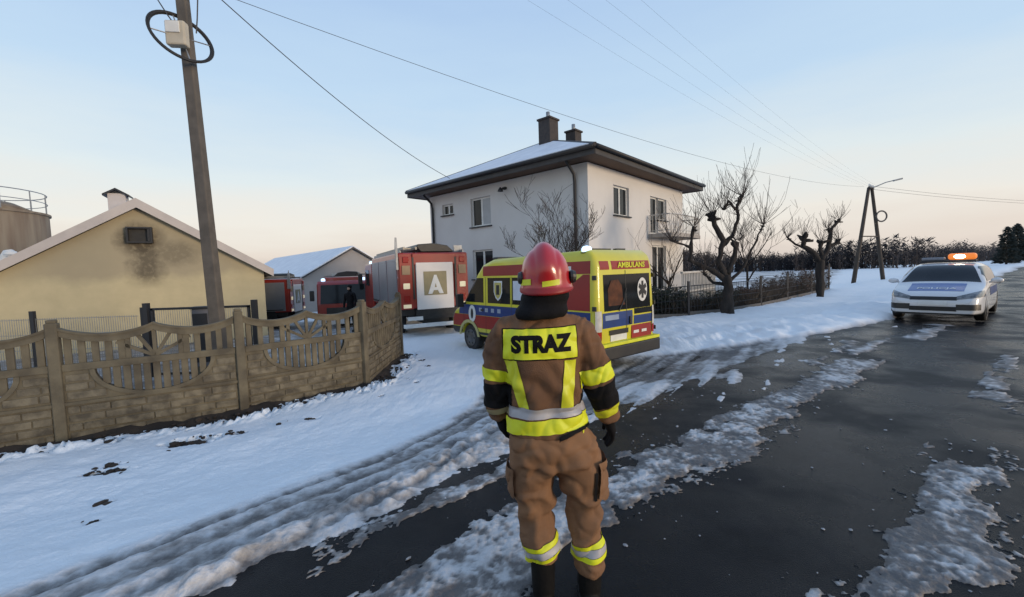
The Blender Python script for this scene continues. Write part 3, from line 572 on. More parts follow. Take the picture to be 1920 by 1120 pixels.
# ------------------------------------------------------------------ concrete fence
def fence_panel(parent, p, q, Lr):
    d = Vector((q[0] - p[0], q[1] - p[1], 0)); L = d.length - .12; ang = math.atan2(d.y, d.x)
    org = Vector((p[0], p[1], 0)) + d.normalized() * .06; zb = min(bz(*p), bz(*q)) - .06
    M = Matrix.Translation((org.x, org.y, zb)) @ Matrix.Rotation(ang, 4, 'Z')
    def bld(mb, name, m_, par, bev=0.0):
        mb.v = [tuple(M @ Vector(v)) for v in mb.v]; return mb.build(name, m_, par, bev=bev)
    cu = L / 2; bwd, bdp, ztop = L * .335, .40, 1.03
    # lower slab and its cast blocks
    m = MB(); m.box((cu, 0, .28), (L, .045, .56)); s1 = bld(m, 'lower_slab', M_concrete, parent)
    rows = [(.075, .185), (.20, .305), (.32, .425), (.44, .545)]
    rnd = random.Random(int(abs(p[0]) * 1000))
    def blocks(par, z0, z1, u0, u1, shift):
        u = u0 - shift
        while u < u1 - .03:
            w = rnd.uniform(.30, .46); a, b = max(u + .007, u0), min(u + w - .007, u1)
            if b - a > .05:
                mm = MB(); t_ = .016 + rnd.uniform(-.005, .008); mm.box(((a + b) / 2, -.0225 - t_ / 2 + .001, (z0 + z1) / 2), (b - a, t_, z1 - z0 - .012), 0, 0, rnd.uniform(-.03, .03)); bld(mm, 'block', M_concrete2, par, bev=.006)
            u += w
    for k, (z0, z1) in enumerate(rows): blocks(s1, z0, z1, .02, L - .02, .18 * (k % 2))
    # middle slab with a bowl cut out
    arc = [(cu + bwd * math.cos(math.pi + math.pi * k / 20), ztop + bdp * math.sin(math.pi + math.pi * k / 20)) for k in range(21)]
    m = MB(); m.prism([(0, .57), (L, .57), (L, ztop)] + arc[::-1] + [(0, ztop)], -.0225, .0225); s2 = bld(m, 'bowl_slab', M_concrete, parent)
    def hw(z): r_ = (ztop - z) / bdp; return bwd * math.sqrt(max(0, 1 - r_ * r_)) + .07 if r_ < 1.12 else 0
    for k, (z0, z1) in enumerate(((.635, .745), (.76, .865), (.88, .985))):
        w = hw(z1)
        if w: blocks(s2, z0, z1, .02, cu - w, .15 * (k % 2)); blocks(s2, z0, z1, cu + w, L - .02, .1 * (k % 2))
        else: blocks(s2, z0, z1, .02, L - .02, .15 * (k % 2))
    m = MB(); m.box((cu, -.012, .585), (L, .075, .04)); bld(m, 'ledge', M_concrete, s2)
    inner = [(cu + (bwd - .0) * math.cos(math.pi + math.pi * k / 20), ztop + bdp * math.sin(math.pi + math.pi * k / 20)) for k in range(21)]
    outer = [(cu + (bwd + .055) * math.cos(math.pi + math.pi * k / 20), ztop + (bdp + .055) * math.sin(math.pi + math.pi * k / 20)) for k in range(21)]
    m = MB(); m.prism(outer + inner[::-1], -.045, .045); bld(m, 'bowl_rim', M_concrete, s2)
    nb = 11
    for k in range(nb):
        u = cu - bwd + 2 * bwd * (k + 1) / (nb + 1); zb_ = ztop - bdp * math.sqrt(max(0, 1 - ((u - cu) / bwd) ** 2))
        m = MB(); m.box((u, 0, (zb_ + ztop) / 2), (.082, .04, ztop - zb_ + .02)); bld(m, 'bowl_baluster', M_concrete, s2, bev=.006)
    # upper panel: beam, balusters, waved cap, fan
    m = MB(); m.box((cu, 0, 1.08), (L, .085, .10)); s3 = bld(m, 'beam', M_concrete, parent, bev=.01)
    def ztopf(u): f = (u / L * 2) % 1.0 if u < L else 0.0; return 1.60 - .115 * math.sin(math.pi * f) ** .8
    N = 32; up_ = [(L * k / N, ztopf(L * k / N)) for k in range(N + 1)]
    m = MB(); m.prism(up_ + [(u, z - .085) for u, z in up_[::-1]], -.045, .045); cap = bld(m, 'waved_cap', M_concrete, parent)
    m = MB(); m.prism([(u, z + .03) for u, z in up_] + [(u, z - .0) for u, z in up_[::-1]], -.06, .06); bld(m, 'cap_moulding', M_concrete, cap)
    fan = .30; per = int((L / 2 - fan) / .135)
    for side in (0, 1):
        for k in range(per):
            u = .07 + k * ((L / 2 - fan) / per); u = u if side == 0 else L - u
            z1 = ztopf(u) - .07; m = MB(); m.box((u, 0, (1.12 + z1) / 2), (.076, .042, z1 - 1.12)); bld(m, 'baluster', M_concrete, s3, bev=.006)
    for k in range(-2, 3):
        a = k * .52; Ln = .38 / max(.78, math.cos(a)); 
        e_ = (cu + math.sin(a) * Ln, 1.13 + math.cos(a) * Ln); m = MB(); m.box(((cu + e_[0]) / 2, 0, (1.13 + e_[1]) / 2), (.045, .044 + .002 * abs(k), Ln), 0, a); bld(m, 'fan_rib', M_concrete, s3)
    for sgn in (-1, 1):
        m = MB(); m.box((cu + sgn * fan, 0, 1.30), (.06, .048, .38)); bld(m, 'baluster', M_concrete, s3, bev=.006)
fence = empty('concrete_fence', (FP[2][0], FP[2][1], bz(*FP[2])), 0, 'ornamental precast concrete fence with balusters and block pattern slabs along the yard', 'fence')
fence_inv = fence.matrix_basis.inverted()
def fence_child(o): o.matrix_parent_inverse = fence_inv
for i in range(len(FP) - 1): fence_panel(fence, FP[i], FP[i + 1], 0)
for i, (x, y) in enumerate(FP):
    a = math.atan2(FP[min(i + 1, len(FP) - 1)][1] - FP[max(i - 1, 0)][1], FP[min(i + 1, len(FP) - 1)][0] - FP[max(i - 1, 0)][0]); zb = bz(x, y)
    m = MB(); m.box((x, y, zb - .1 + .87), (.125, .14, 1.74), a); m.box((x, y, zb + 1.66), (.10, .10, .05), a); m.build('post', M_concrete, fence, bev=.015)
for o in fence.children: fence_child(o)
# ------------------------------------------------------------------ utility pole by the fence
pole = empty('utility_pole', (-5.86, 8.5, bz(-5.86, 8.5) - .05), 0, 'leaning square concrete utility pole with coiled cable and pale box behind the fence', 'utility pole')
PO = pole.location.copy()
def on_pole(z): f = (z + .45) / 7.6; return Vector((-5.86 - .235 * f, 8.5, z)) - PO
rings = []
for z, w in ((-.5, .122), (3, .108), (8.6, .088)):
    c = on_pole(z); rings.append([c + Vector(q) for q in ((-w, -w * .8, 0), (w, -w * .8, 0), (w, w * .8, 0), (-w, w * .8, 0))])
MB().loft(rings).build('shaft', M_poleconc, pole, bev=.02)
RC = on_pole(6.36) + Vector((0, -.14, 0)); n_ = Vector((.74, -.50, .36)).normalized(); e1 = n_.cross(Vector((0, 0, 1))).normalized(); e2 = n_.cross(e1)
for k in range(4):
    r_ = .50 + .012 * (k - 1.5); P = [RC + (e1 * math.cos(a) + e2 * math.sin(a)) * r_ + n_ * .02 * ((k % 2) - .5) for a in [2 * math.pi * j / 40 for j in range(41)]]
    MB().tube(P, .017, 6, cap=False).build('cable_coil', M_black, pole, smooth=True)
m = MB()
for a in (0.1, 1.67, 3.24, 4.81): d = (e1 * math.cos(a) + e2 * math.sin(a)); m.tube([RC + d * .12, RC + d * .5], .012, 5)
m.build('coil_bracket', M_galv, pole)
m = MB(); m.box(RC + Vector((0, -.10, 0)), (.34, .17, .44), R(8)); jb = m.build('junction_box', mat('beige_plastic', (.50, .45, .36), .5), pole, bev=.03)
m = MB(); m.box(RC + Vector((-.012, -.195, .09)), (.24, .03, .2), R(8)); m.build('box_lid', M_white, jb, bev=.01)
MB().tube([on_pole(8.0) + Vector((-.13, -.1, 0)), on_pole(7.0) + Vector((-.42, -.15, .15)), RC + Vector((-.2, -.05, .4)), RC + Vector((-.08, -.02, .2))], .012, 6).build('drop_cable', M_wire, pole)
MB().tube([on_pole(8.0) + Vector((.3, -.1, 0)), on_pole(7.3) + Vector((.42, -.15, -.05)), RC + Vector((.36, -.05, .3)), RC + Vector((.30, -.02, .05))], .012, 6).build('drop_cable', M_wire, pole)
for k in range(3):
    c = on_pole(7.35) + Vector((.3, -.1, .1 * k)); MB().tube([c + Vector((.22 * math.cos(a) * (1 - .15 * k), 0, .2 * math.sin(a) - .05 * k)) for a in [math.pi + math.pi * j / 14 for j in range(15)]], .01, 5).build('jumper_loop', M_wire, pole)
def sag(p, q, s_, n=24): p, q = Vector(p), Vector(q); return [p.lerp(q, k / n) + Vector((0, 0, -4 * s_ * (k / n) * (1 - k / n))) for k in range(n + 1)]
APX = Vector((29.3, 35.0, 7.55))
def wire(p, q, s_, r_, label, group=None):
    o = MB().tube(sag(p, q, s_), r_, 5).build('overhead_wire', M_wire, None); o['label'] = label; o['category'] = 'wire'
    if group: o['group'] = group
    return o
P_att = on_pole(7.9) + PO
wire(P_att + Vector((.1, 0, -.15)), (-2.55, 19.0, 5.9), .35, .011, 'thick service cable running from the concrete pole to the white house eaves')
wire(P_att + Vector((.15, 0, -.45)), APX + Vector((-.5, 0, .1)), .9, .006, 'long cable sagging between concrete pole and A shaped wooden pole')
for k in range(4):
    wire((-6.5 + 1.1 * k, 6.5 + .2 * k, 10.2 + .25 * k), APX + Vector((-.55 + .35 * k, 0, .15)), .7, .002, 'very thin overhead line crossing the sky to the A shaped pole', 'thin overhead lines')
for k in range(2):
    wire(APX + Vector((.4, .1, .1 - .25 * k)), (75, 52, 7.6 - .25 * k), .5, .011, 'thin overhead line leaving the A shaped wooden pole along the road', 'lines leaving the A shaped pole')

# ------------------------------------------------------------------ A shaped wooden pole
ap = empty('wooden_utility_pole', (29.0, 34.5, 0), 0, 'A shaped wooden utility pole with two splayed legs on the snowy verge', 'utility pole'); AO = ap.location
for b in ((26.9, 33.6), (30.9, 35.4)):
    MB().tube([Vector((b[0], b[1], bz(*b) - .3)) - AO, APX - AO + Vector((.12 if b[0] > 28 else -.12, 0, 0))], [.155, .11], 10).build('leg', M_wood, ap, smooth=True)
m = MB(); m.box(APX - AO + Vector((0, -.1, -.05)), (1.7, .1, .1), R(40)); m.build('crossarm', M_steel, ap)
for k in range(4):
    c = APX - AO + Vector(((-.7 + .47 * k) * math.cos(R(40)), -.1 + (-.7 + .47 * k) * math.sin(R(40)), .08)); MB().lathe([(.02, -.08), (.05, 0), (.06, .06), (.03, .14)], c, n=8).build('insulator', M_white, ap)
m = MB(); m.tube([APX - AO + Vector((0, 0, -.1)), APX - AO + Vector((1.1, -.2, .35)), APX - AO + Vector((1.6, -.3, .45))], .04, 6); arm = m.build('lamp_arm', M_galv, ap)
m = MB(); m.box(APX - AO + Vector((1.9, -.36, .5)), (.65, .2, .12), R(-10), R(-12)); m.build('lamp_head', M_galv, arm, bev=.03)
c = Vector((30.05, 35.0, 5.2)) - AO; MB().tube([c + Vector((.42 * math.cos(a), -.25, .42 * math.sin(a))) for a in [2 * math.pi * j / 20 for j in range(21)]], .06, 6).build('cable_coil', M_wire, ap)
m = MB(); m.tube([Vector((28.0, 34.1, 3.6)) - AO, Vector((29.95, 34.95, 3.6)) - AO], .05, 6); m.build('brace', M_wood, ap)

# ------------------------------------------------------------------ yard wire fence, gate and cabinet behind the concrete fence
def gz(x, y): return bz(x, y) - .03
wf = empty('wire_fence', (-11.5, 9.5, gz(-11.5, 9.5)), 0, 'fine welded wire fence in front of the yellow barn wall', 'fence'); WO = wf.location
m = MB(); x0, x1, ya, yb = -15.5, -8.35, 9.2, 9.5
nx_ = int((x1 - x0) / .05)
for k in range(nx_): x = x0 + k * .05; y = ya + (yb - ya) * (x - x0) / (x1 - x0); m.box((x - WO.x, y - WO.y, .74), (.007, .007, 1.46))
for z in (.05, .4, .75, 1.1, 1.44): m.tube([(x0 - WO.x, ya - WO.y, z), (x1 - WO.x, yb - WO.y, z)], .005, 4)
o = m.build('wire_mesh', M_galv, wf); o['kind'] = 'stuff'
for x in (-15.5, -13.0, -10.6, -8.24): MB().box((x - WO.x, ya + (yb - ya) * (x - x0) / (x1 - x0) - WO.y, .8), (.09, .07, 1.66)).build('post', M_steel, wf)
gt = empty('yard_gate', (-7.0, 9.5, gz(-7.0, 9.5)), 0, 'dark steel framed double gate with wire infill beside the concrete pole', 'gate')
for a, b in ((-1.03, .12), (.16, 1.12)):
    m = MB()
    for x in (a, b): m.box((x, 0, .82), (.05, .05, 1.55))
    for z in (.12, 1.58): m.box(((a + b) / 2, 0, z), (b - a + .05, .05, .05))
    lf = m.build('leaf', M_steel, gt); m = MB(); k = a + .05
    while k < b: m.box((k, 0, .85), (.006, .006, 1.44)); k += .05
    o = m.build('wire_infill', M_galv, lf); o['kind'] = 'stuff'
for x in (-1.16, 1.25): MB().box((x, 0, .86), (.1, .1, 1.72)).build('gate_post', M_steel, gt)
cb = empty('meter_cabinet', (-6.72, 9.25, gz(-6.72, 9.25)), R(12), 'grey electricity meter cabinet standing at the dark yard gate', 'cabinet')
m = MB(); m.box((0, 0, .95), (.36, .22, 1.25)); bo = m.build('body', mat('cabinet_grey', (.13, .13, .145), .6), cb, bev=.015); m = MB(); m.box((0, 0, .16), (.32, .18, .36)); m.build('plinth', M_concrete, cb)
m = MB(); m.box((0, 0, 1.60), (.42, .28, .05)); m.build('lid', M_steel, cb, bev=.01); m = MB(); m.box((-.02, -.118, .95), (.28, .012, 1.05)); dr = m.build('door', M_steel, cb); m = MB(); m.box((.09, -.13, .95), (.02, .02, .1)); m.build('handle', M_galv, dr)

# ------------------------------------------------------------------ trees
def branch(mb, p, d, L, r, depth, rnd, bend=.35, up=.1, twig=None, nmin=2, nmax=4):
    pts = [Vector(p)]; d = Vector(d).normalized(); n = 4
    for k in range(n):
        d = (d + Vector((rnd.uniform(-1, 1), rnd.uniform(-1, 1), rnd.uniform(-.6, .8))) * bend * .5 + Vector((0, 0, up))).normalized(); pts.append(pts[-1] + d * L / n)
    tgt = twig if (depth <= 1 and twig is not None) else mb
    tgt.tube(pts, [max(.0045, r * (1 - .6 * k / n)) for k in range(n + 1)], 6 if r > .02 else (4 if r > .008 else 3), cap=False)
    if depth <= 0: return
    for k in range(rnd.randint(nmin, nmax)):
        i = rnd.randint(1, n); dd = (d + Vector((rnd.uniform(-1, 1), rnd.uniform(-1, 1), rnd.uniform(-.3, .9))) * .95).normalized()
        branch(mb, pts[i], dd, L * rnd.uniform(.5, .75), r * (1 - .6 * i / n) * .62, depth - 1, rnd, bend, up, twig, nmin, nmax)
def polltree(name, loc, limbs, label, seed, scale=1.0, tufts=9, tl=.9, rk=.76):
    """old pollarded tree: limbs are (points, radii), knobs and shoots at their ends"""
    rnd = random.Random(seed); zb = bz(loc[0], loc[1]); t_ = empty(name, (loc[0], loc[1], zb), 0, label, 'tree'); tr, tw = MB(), MB()
    for pts, r0, r1, knob in limbs:
        P = [Vector(p) * scale for p in pts]; Q = []
        for i in range(len(P) - 1):
            for k in range(3): Q.append(P[i].lerp(P[i + 1], k / 3) + Vector((rnd.uniform(-1, 1), rnd.uniform(-1, 1), 0)) * .022)
        Q.append(P[-1]); n = len(Q); tr.tube(Q, [rk * (r0 + (r1 - r0) * k / (n - 1)) * (1 + rnd.uniform(-.16, .2)) for k in range(n)], 10)
        if knob:
            for j in range(6):
                a = rnd.uniform(0, 6.28); dd = Vector((math.cos(a), math.sin(a), rnd.uniform(-.2, 1.2))).normalized(); b_ = Q[-1] - (Q[-1] - Q[-2]).normalized() * rnd.uniform(0, .22)
                tr.tube([b_, b_ + dd * r1 * 1.1, b_ + dd * r1 * rnd.uniform(1.6, 3.2)], [r1 * .75, r1 * rnd.uniform(.5, .75), r1 * rnd.uniform(.2, .5)], 6)
            for j in range(tufts):
                a = rnd.uniform(0, 6.28); e = rnd.uniform(.35, 1.3); d = Vector((math.cos(a) * math.cos(e), math.sin(a) * math.cos(e), math.sin(e)))
                branch(tw, Q[-1] + d * r1 * .7, d, tl * rnd.uniform(.4, 1.15), .009, 1, rnd, .18, .12, None, 1, 3)
        for j in range(int(n * .9)):
            q = Q[rnd.randint(max(0, n // 3), n - 1)]; a = rnd.uniform(0, 6.28); d = Vector((math.cos(a), math.sin(a), rnd.uniform(.1, 1)))
            if r0 < .14: branch(tw, q, d, tl * rnd.uniform(.3, .7), .009, 1, rnd, .25, .1, None, 1, 2)
    tr.v = [tuple(Vector(v) + noise.noise_vector(Vector(v) * 7) * .025 + noise.noise_vector(Vector(v) * 17) * .012) for v in tr.v]
    tr.build('trunk', M_bark, t_, smooth=True); tw.build('crown', M_twig, t_)
    return t_
polltree('pollarded_tree', (7.45, 14.7), [
    ([(0, 0, -.2), (-.02, 0, .5), (.03, 0, 1.0), (-.05, 0, 1.55)], .30, .21, False),
    ([(-.05, 0, 1.45), (-.3, .1, 2.1), (-.12, .1, 2.9), (-.5, .05, 3.55), (-.58, 0, 3.95)], .17, .10, True),
    ([(-.14, .1, 2.7), (.22, .1, 3.1), (.42, .05, 3.7), (.36, 0, 4.25), (.58, 0, 4.6)], .10, .06, True),
    ([(.32, .02, 4.1), (.02, -.02, 4.45), (-.12, 0, 4.1)], .06, .05, True),
    ([(-.1, 0, 1.35), (-.55, 0, 1.75), (-1.05, .1, 2.0), (-1.5, 0, 2.2), (-1.42, 0, 2.7), (-1.32, 0, 3.5)], .14, .07, True),
    ([(-1.42, 0, 2.7), (-1.8, .1, 2.85), (-2.2, 0, 3.0)], .06, .05, True),
    ([(.02, 0, 1.6), (.28, .1, 2.2), (.38, 0, 2.85)], .14, .10, True),
    ([(.05, 0, 1.3), (.5, -.1, 1.75), (.85, 0, 2.3), (1.1, 0, 2.9), (1.45, .1, 3.5)], .09, .035, True),
    ([(-.05, .1, 1.2), (-.5, .2, 1.3), (-.9, .1, 1.65)], .10, .05, True)], 'thick pollarded fruit tree with knobbly limbs standing in snow by the road verge', 21, .88, 20, .95, .68)
polltree('pollarded_tree', (14.6, 20.2), [
    ([(0, 0, -.2), (.03, 0, .9), (.0, 0, 1.8), (.06, 0, 2.5)], .23, .2, False),
    ([(.03, 0, 2.3), (-.45, 0, 2.9), (-1.0, .1, 3.3), (-1.05, 0, 3.9)], .16, .12, True),
    ([(-.9, .1, 3.2), (-1.5, .1, 3.45), (-2.1, 0, 3.9)], .08, .05, True),
    ([(.06, 0, 2.4), (.5, 0, 3.1), (.6, 0, 3.8), (.75, 0, 4.4), (1.2, 0, 4.9)], .17, .07, True),
    ([(.1, 0, 2.7), (.0, 0, 3.2), (.1, 0, 3.6)], .12, .11, True),
    ([(.5, 0, 3.2), (1.0, .1, 3.4), (1.2, 0, 3.6)], .10, .10, True),
    ([(.62, 0, 4.0), (.45, 0, 4.4)], .07, .06, True)], 'pollarded tree with stubby raised limbs at the far end of the wire garden fence', 33, .74, 16, .75, .74)
def baretree(name, loc, h, label, seed, r=.12, depth=4, z0=None, spread=.95, lk=1.0):
    rnd = random.Random(seed); zb = bz(*loc) if z0 is None else z0; t_ = empty(name, (loc[0], loc[1], zb), 0, label, 'tree'); tr, tw = MB(), MB()
    pts = [Vector((0, 0, -.2)), Vector((rnd.uniform(-.1, .1), 0, h * .2)), Vector((rnd.uniform(-.15, .15), 0, h * .42))]; tr.tube(pts, [r, r * .85, r * .7], 8)
    for k in range(6):
        a = k * 1.047 + rnd.uniform(-.4, .4); e = rnd.uniform(.5, 1.25); d = Vector((math.cos(a) * math.cos(e) * spread, math.sin(a) * math.cos(e) * spread, math.sin(e)))
        branch(tr, pts[-1 if k > 1 else 1].lerp(pts[1], rnd.uniform(0, .5)), d, h * rnd.uniform(.33, .48) * lk, r * .5, depth - 1, rnd, .3, .05, tw, 3, 4)
    tr.build('trunk', M_bark, t_, smooth=True); tw.build('crown', M_twig, t_); return t_
baretree('bare_tree', (1.5, 13.0), 4.5, 'bare leafless tree in front of the grey white house wall', 5, .085, 5, lk=.7)
baretree('young_tree', (12.4, 22.4), 5.0, 'slender bare tree with fine twigs standing between the two pollarded trees', 9, .07, 4)
baretree('young_tree', (6.6, 17.9), 3.6, 'small bare tree growing beside the balcony of the white house', 14, .06, 3)

# ------------------------------------------------------------------ garden: wire fence, hedge and shrubs
GF = [(4.6, 15.0), (6.2, 14.95), (7.95, 15.55), (10.0, 17.1), (12.65, 19.55), (15.9, 22.6), (19.2, 25.8)]
gf = empty('garden_fence', (GF[3][0], GF[3][1], bz(*GF[3])), 0, 'low dark wire garden fence with slim posts behind the thick pollarded tree', 'fence'); GO = gf.location
for i, (x, y) in enumerate(GF):
    z = bz(x, y); h = 1.25 if i < len(GF) - 1 else 1.6; MB().box((x - GO.x, y - GO.y, z - GO.z + h / 2 - .1), (.07, .07, h + .2)).build('post', M_steel, gf)
for i in range(len(GF) - 1):
    (x, y), (x2, y2) = GF[i], GF[i + 1]; L = math.hypot(x2 - x, y2 - y); m = MB(); z0, z1 = bz(x, y) - GO.z, bz(x2, y2) - GO.z
    for h in (.12, .35, .6, .85, 1.08): m.tube([(x - GO.x, y - GO.y, z0 + h), (x2 - GO.x, y2 - GO.y, z1 + h)], .008 if h < 1 else .014, 4)
    n = int(L / .13)
    for k in range(1, n): f = k / n; m.box((x + (x2 - x) * f - GO.x, y + (y2 - y) * f - GO.y, z0 + (z1 - z0) * f + .58), (.009, .009, 1.05))
    o = m.build('wire_mesh', M_steel, gf); o['kind'] = 'stuff'
    m = MB(); a = math.atan2(y2 - y, x2 - x); m.box(((x + x2) / 2 - GO.x, (y + y2) / 2 - GO.y, (z0 + z1) / 2 + .03), (L - .08, .06, .26), a); m.build('kerb', mat('old_kerb', (.12, .11, .10), .9), gf)
M_ever = mat('evergreen_leaf', (0.014, 0.02, 0.013), .8, (0.028, 0.034, 0.02), 2)
M_brown = mat('brown_leaf', (0.065, 0.033, 0.02), .9, (0.035, 0.022, 0.016), 3)
def shrub(name, loc, size, label, m_, seed, n=900, leaf=.06, group=None, cat='shrub'):
    rnd = random.Random(seed); zb = bz(loc[0], loc[1]); o = empty(name, (loc[0], loc[1], zb), 0, label, cat, group); mb, stm = MB(), MB()
    cl = [(rnd.uniform(-.7, .7) * size[0], rnd.uniform(-.7, .7) * size[1], rnd.uniform(.35, .8) * size[2], rnd.uniform(.25, .5)) for _ in range(9)]
    for k in range(n):
        c = rnd.choice(cl); d = Vector((rnd.gauss(0, 1), rnd.gauss(0, 1), rnd.gauss(0, 1))).normalized() * rnd.uniform(.3, 1) ** .5 * c[3]
        p = Vector((c[0] + d.x * size[0], c[1] + d.y * size[1], max(.03, c[2] + d.z * size[2]))); a = Vector((rnd.gauss(0, 1), rnd.gauss(0, 1), rnd.gauss(0, 1))).normalized(); b = a.orthogonal().normalized(); s_ = leaf * rnd.uniform(.6, 1.4)
        mb.add([p - a * s_, p + b * s_ * .45, p + a * s_, p - b * s_ * .45], [(0, 1, 2, 3)])
    for k in range(14):
        c = rnd.choice(cl); stm.tube([(rnd.uniform(-.3, .3) * size[0], rnd.uniform(-.3, .3) * size[1], -.1), (c[0] * .6, c[1] * .6, c[2] * .6), (c[0], c[1], c[2] * 1.15)], [.018, .012, .005], 4, cap=False)
    mb.build('foliage', m_, o); stm.build('stem', M_bark, o); return o
shrub('evergreen_hedge', (5.6, 15.9), (1.5, .5, 1.05), 'dark evergreen hedge below the terrace of the white house', M_ever, 3, 3200, .055, cat='hedge')
shrub('evergreen_shrub', (7.9, 16.6), (.7, .5, .7), 'small dark evergreen shrub behind the thick pollarded tree', M_ever, 4, 900, .05)
shrub('brown_shrub', (12.0, 20.2), (.8, .6, 1.0), 'rust brown shrub with dry leaves behind the wire garden fence', M_brown, 5, 1500, .05)
shrub('brown_shrub', (15.7, 23.4), (.8, .6, 1.35), 'dry brown shrub beside the pollarded tree with stubby limbs', M_brown, 6, 1300, .05)
shrub('brown_shrub', (17.6, 25.0), (.9, .6, 1.5), 'dry reddish shrub at the end post of the garden fence', M_brown, 7, 1300, .055)
shrub('brown_shrub', (10.4, 18.6), (.9, .6, .8), 'low dry shrub just inside the middle of the wire garden fence', M_brown, 8, 1400, .05)
shrub('evergreen_shrub', (9.2, 17.8), (.8, .5, .75), 'dark rounded shrub between the hedge and the brown shrubs', M_ever, 9, 1200, .05)
shrub('brown_shrub', (13.9, 21.6), (1.0, .7, 1.1), 'dry tangled shrub left of the stubby pollarded tree trunk', M_brown, 10, 1700, .05)
# dry grass and weeds standing in the garden
rnd = random.Random(12); mb = MB(); gx = [p[0] for p in GF]; gy = [p[1] for p in GF]
for k in range(16000):
    x = rnd.uniform(4.6, 19.0); y = float(np.interp(x, gx, gy)) + .1 + abs(rnd.gauss(0, 2.2)); z = bz(x, y) - .02
    if noise.noise(Vector((x * .9, y * .9, 0))) < -.12: continue
    h = rnd.uniform(.15, .75); a = rnd.uniform(0, 6.28); w = .006; d = Vector((rnd.gauss(0, .3) * h, rnd.gauss(0, .3) * h, h)); e = Vector((math.cos(a) * w, math.sin(a) * w, 0)); p = Vector((x, y, z))
    mb.add([p - e, p + e, p + d * .6 + e * .7 + Vector((0, 0, .05)), p + d], [(0, 1, 2, 3)])
o = mb.build('dry_grass', mat('dry_grass', (.065, .048, .032), .9, (.04, .031, .023), .6), None); tag(o, 'dry brown grass and weeds standing in the fenced garden', 'grass', kind='stuff')
# ------------------------------------------------------------------ far wood, conifers by the road
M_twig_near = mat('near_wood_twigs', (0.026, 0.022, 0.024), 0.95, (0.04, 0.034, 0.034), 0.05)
def wood(name, pts, n, hmin, hmax, label, seed, dens=26):
    rnd = random.Random(seed); mb = MB()
    for k in range(n):
        f = rnd.random() * (len(pts) - 1); i = int(f); f -= i; c = Vector((*pts[i], 0)).lerp(Vector((*pts[i + 1], 0)), f) + Vector((rnd.gauss(0, 6), rnd.gauss(0, 6), 0)); z = bz(c.x, c.y) - .5
        h = rnd.uniform(hmin, hmax) * (.75 + .35 * noise.noise(Vector((c.x * .04, c.y * .04, seed)))); w = h * rnd.uniform(.16, .28)
        mb.add([(c.x - .15, c.y, z), (c.x + .15, c.y, z), (c.x + .05, c.y, z + h * .8), (c.x - .05, c.y, z + h * .8)], [(0, 1, 2, 3)])
        for j in range(dens):
            hh = rnd.uniform(.02, 1) ** .8; ww = w * (1.05 - .7 * abs(hh - .45) * 1.3); p = c + Vector((rnd.gauss(0, .55) * ww, rnd.gauss(0, .55) * ww, z + hh * h)); d = Vector((rnd.gauss(0, .5), rnd.gauss(0, .5), rnd.uniform(.4, 1))).normalized() * h * rnd.uniform(.05, .13); e = d.orthogonal().normalized() * h * rnd.uniform(.008, .028)
            mb.add([p - d, p + e, p + d, p - e], [(0, 1, 2, 3)])
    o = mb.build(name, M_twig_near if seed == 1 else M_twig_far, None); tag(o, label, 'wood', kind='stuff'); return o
wood('far_wood', [(30, 150), (70, 140), (110, 128)], 700, 7.5, 10.5, 'dark bare wood across the snowy field', 1, 60)
wood('far_wood', [(95, 170), (170, 180), (260, 215)], 560, 4.5, 9, 'distant grey tree line behind the police car', 2, 60)
wood('far_wood', [(150, 165), (250, 235), (380, 320)], 620, 7, 12.5, 'tall distant trees where the road disappears', 3, 40)
wood('far_wood', [(-60, 170), (30, 150)], 200, 6, 9, 'dark bare wood behind the yard', 4, 20)
M_con = mat('conifer_needles', (0.012, 0.017, 0.014), .9, (0.022, 0.028, 0.022), 1)
def conifer(loc, h, label, seed):
    rnd = random.Random(seed); o = empty('conifer', (loc[0], loc[1], bz(*loc)), 0, label, 'tree', 'conifers beside the far road'); MB().tube([(0, 0, -.2), (0, 0, h)], [.14, .02], 6).build('trunk', M_bark, o); mb = MB()
    for k in range(1100):
        f = rnd.random() ** .7; z = h * (.06 + .94 * (1 - f)); w = h * .30 * f ** .6 * rnd.uniform(.2, 1.15) * (.8 + .5 * noise.noise(Vector((z * 1.3, seed, 0)))); a = rnd.uniform(0, 6.28); p = Vector((w * math.cos(a), w * math.sin(a), z)); d = Vector((math.cos(a), math.sin(a), rnd.uniform(-.5, .1))).normalized() * h * .05; e = d.orthogonal().normalized() * h * .018
        mb.add([p - d, p + e, p + d, p - e], [(0, 1, 2, 3)])
    mb.build('crown', M_con, o)
for i, (s_, t_, h) in enumerate(((95, 4.6, 5.6), (110, 4.2, 6.6), (128, 5.0, 7.5), (140, 4.0, 7.0))):
    conifer(xy(s_, t_), h, 'dark conifer standing by the snowy roadside beyond the police car', 40 + i)
# ------------------------------------------------------------------ vehicles
M_yel = mat('ambulance_yellow', (0.64, 0.58, 0.03), .32, (.55, .50, .035), 1.5, coat=.5)
M_red = mat('fire_red', (0.33, 0.022, 0.014), .35, (.26, .02, .014), 1.5, coat=.4)
M_ared = mat('livery_red', (0.30, 0.022, 0.018), .4, (.25, .02, .018), 2)
M_blue = mat('livery_blue', (0.012, 0.045, 0.19), .4, (.012, .035, .14), 2)
M_hiv = mat('hi_vis_yellow', (0.68, 0.70, 0.03), .5, (.58, .60, .03), 6)
M_alu = mat('roller_shutter', (0.30, 0.31, 0.34), .4, (.24, .25, .28), 1.2, metal=.4)
M_car = mat('silver_white_paint', (0.66, 0.66, 0.67), .22, (.60, .60, .61), 1.2, coat=.6)
M_lamp = mat('clear_lamp', (.62, .6, .55), .15, (.5, .48, .43), 8)
M_lampy = mat('amber_white_lamp', (.72, .62, .42), .3, emit=(1, .85, .55), estr=.25)
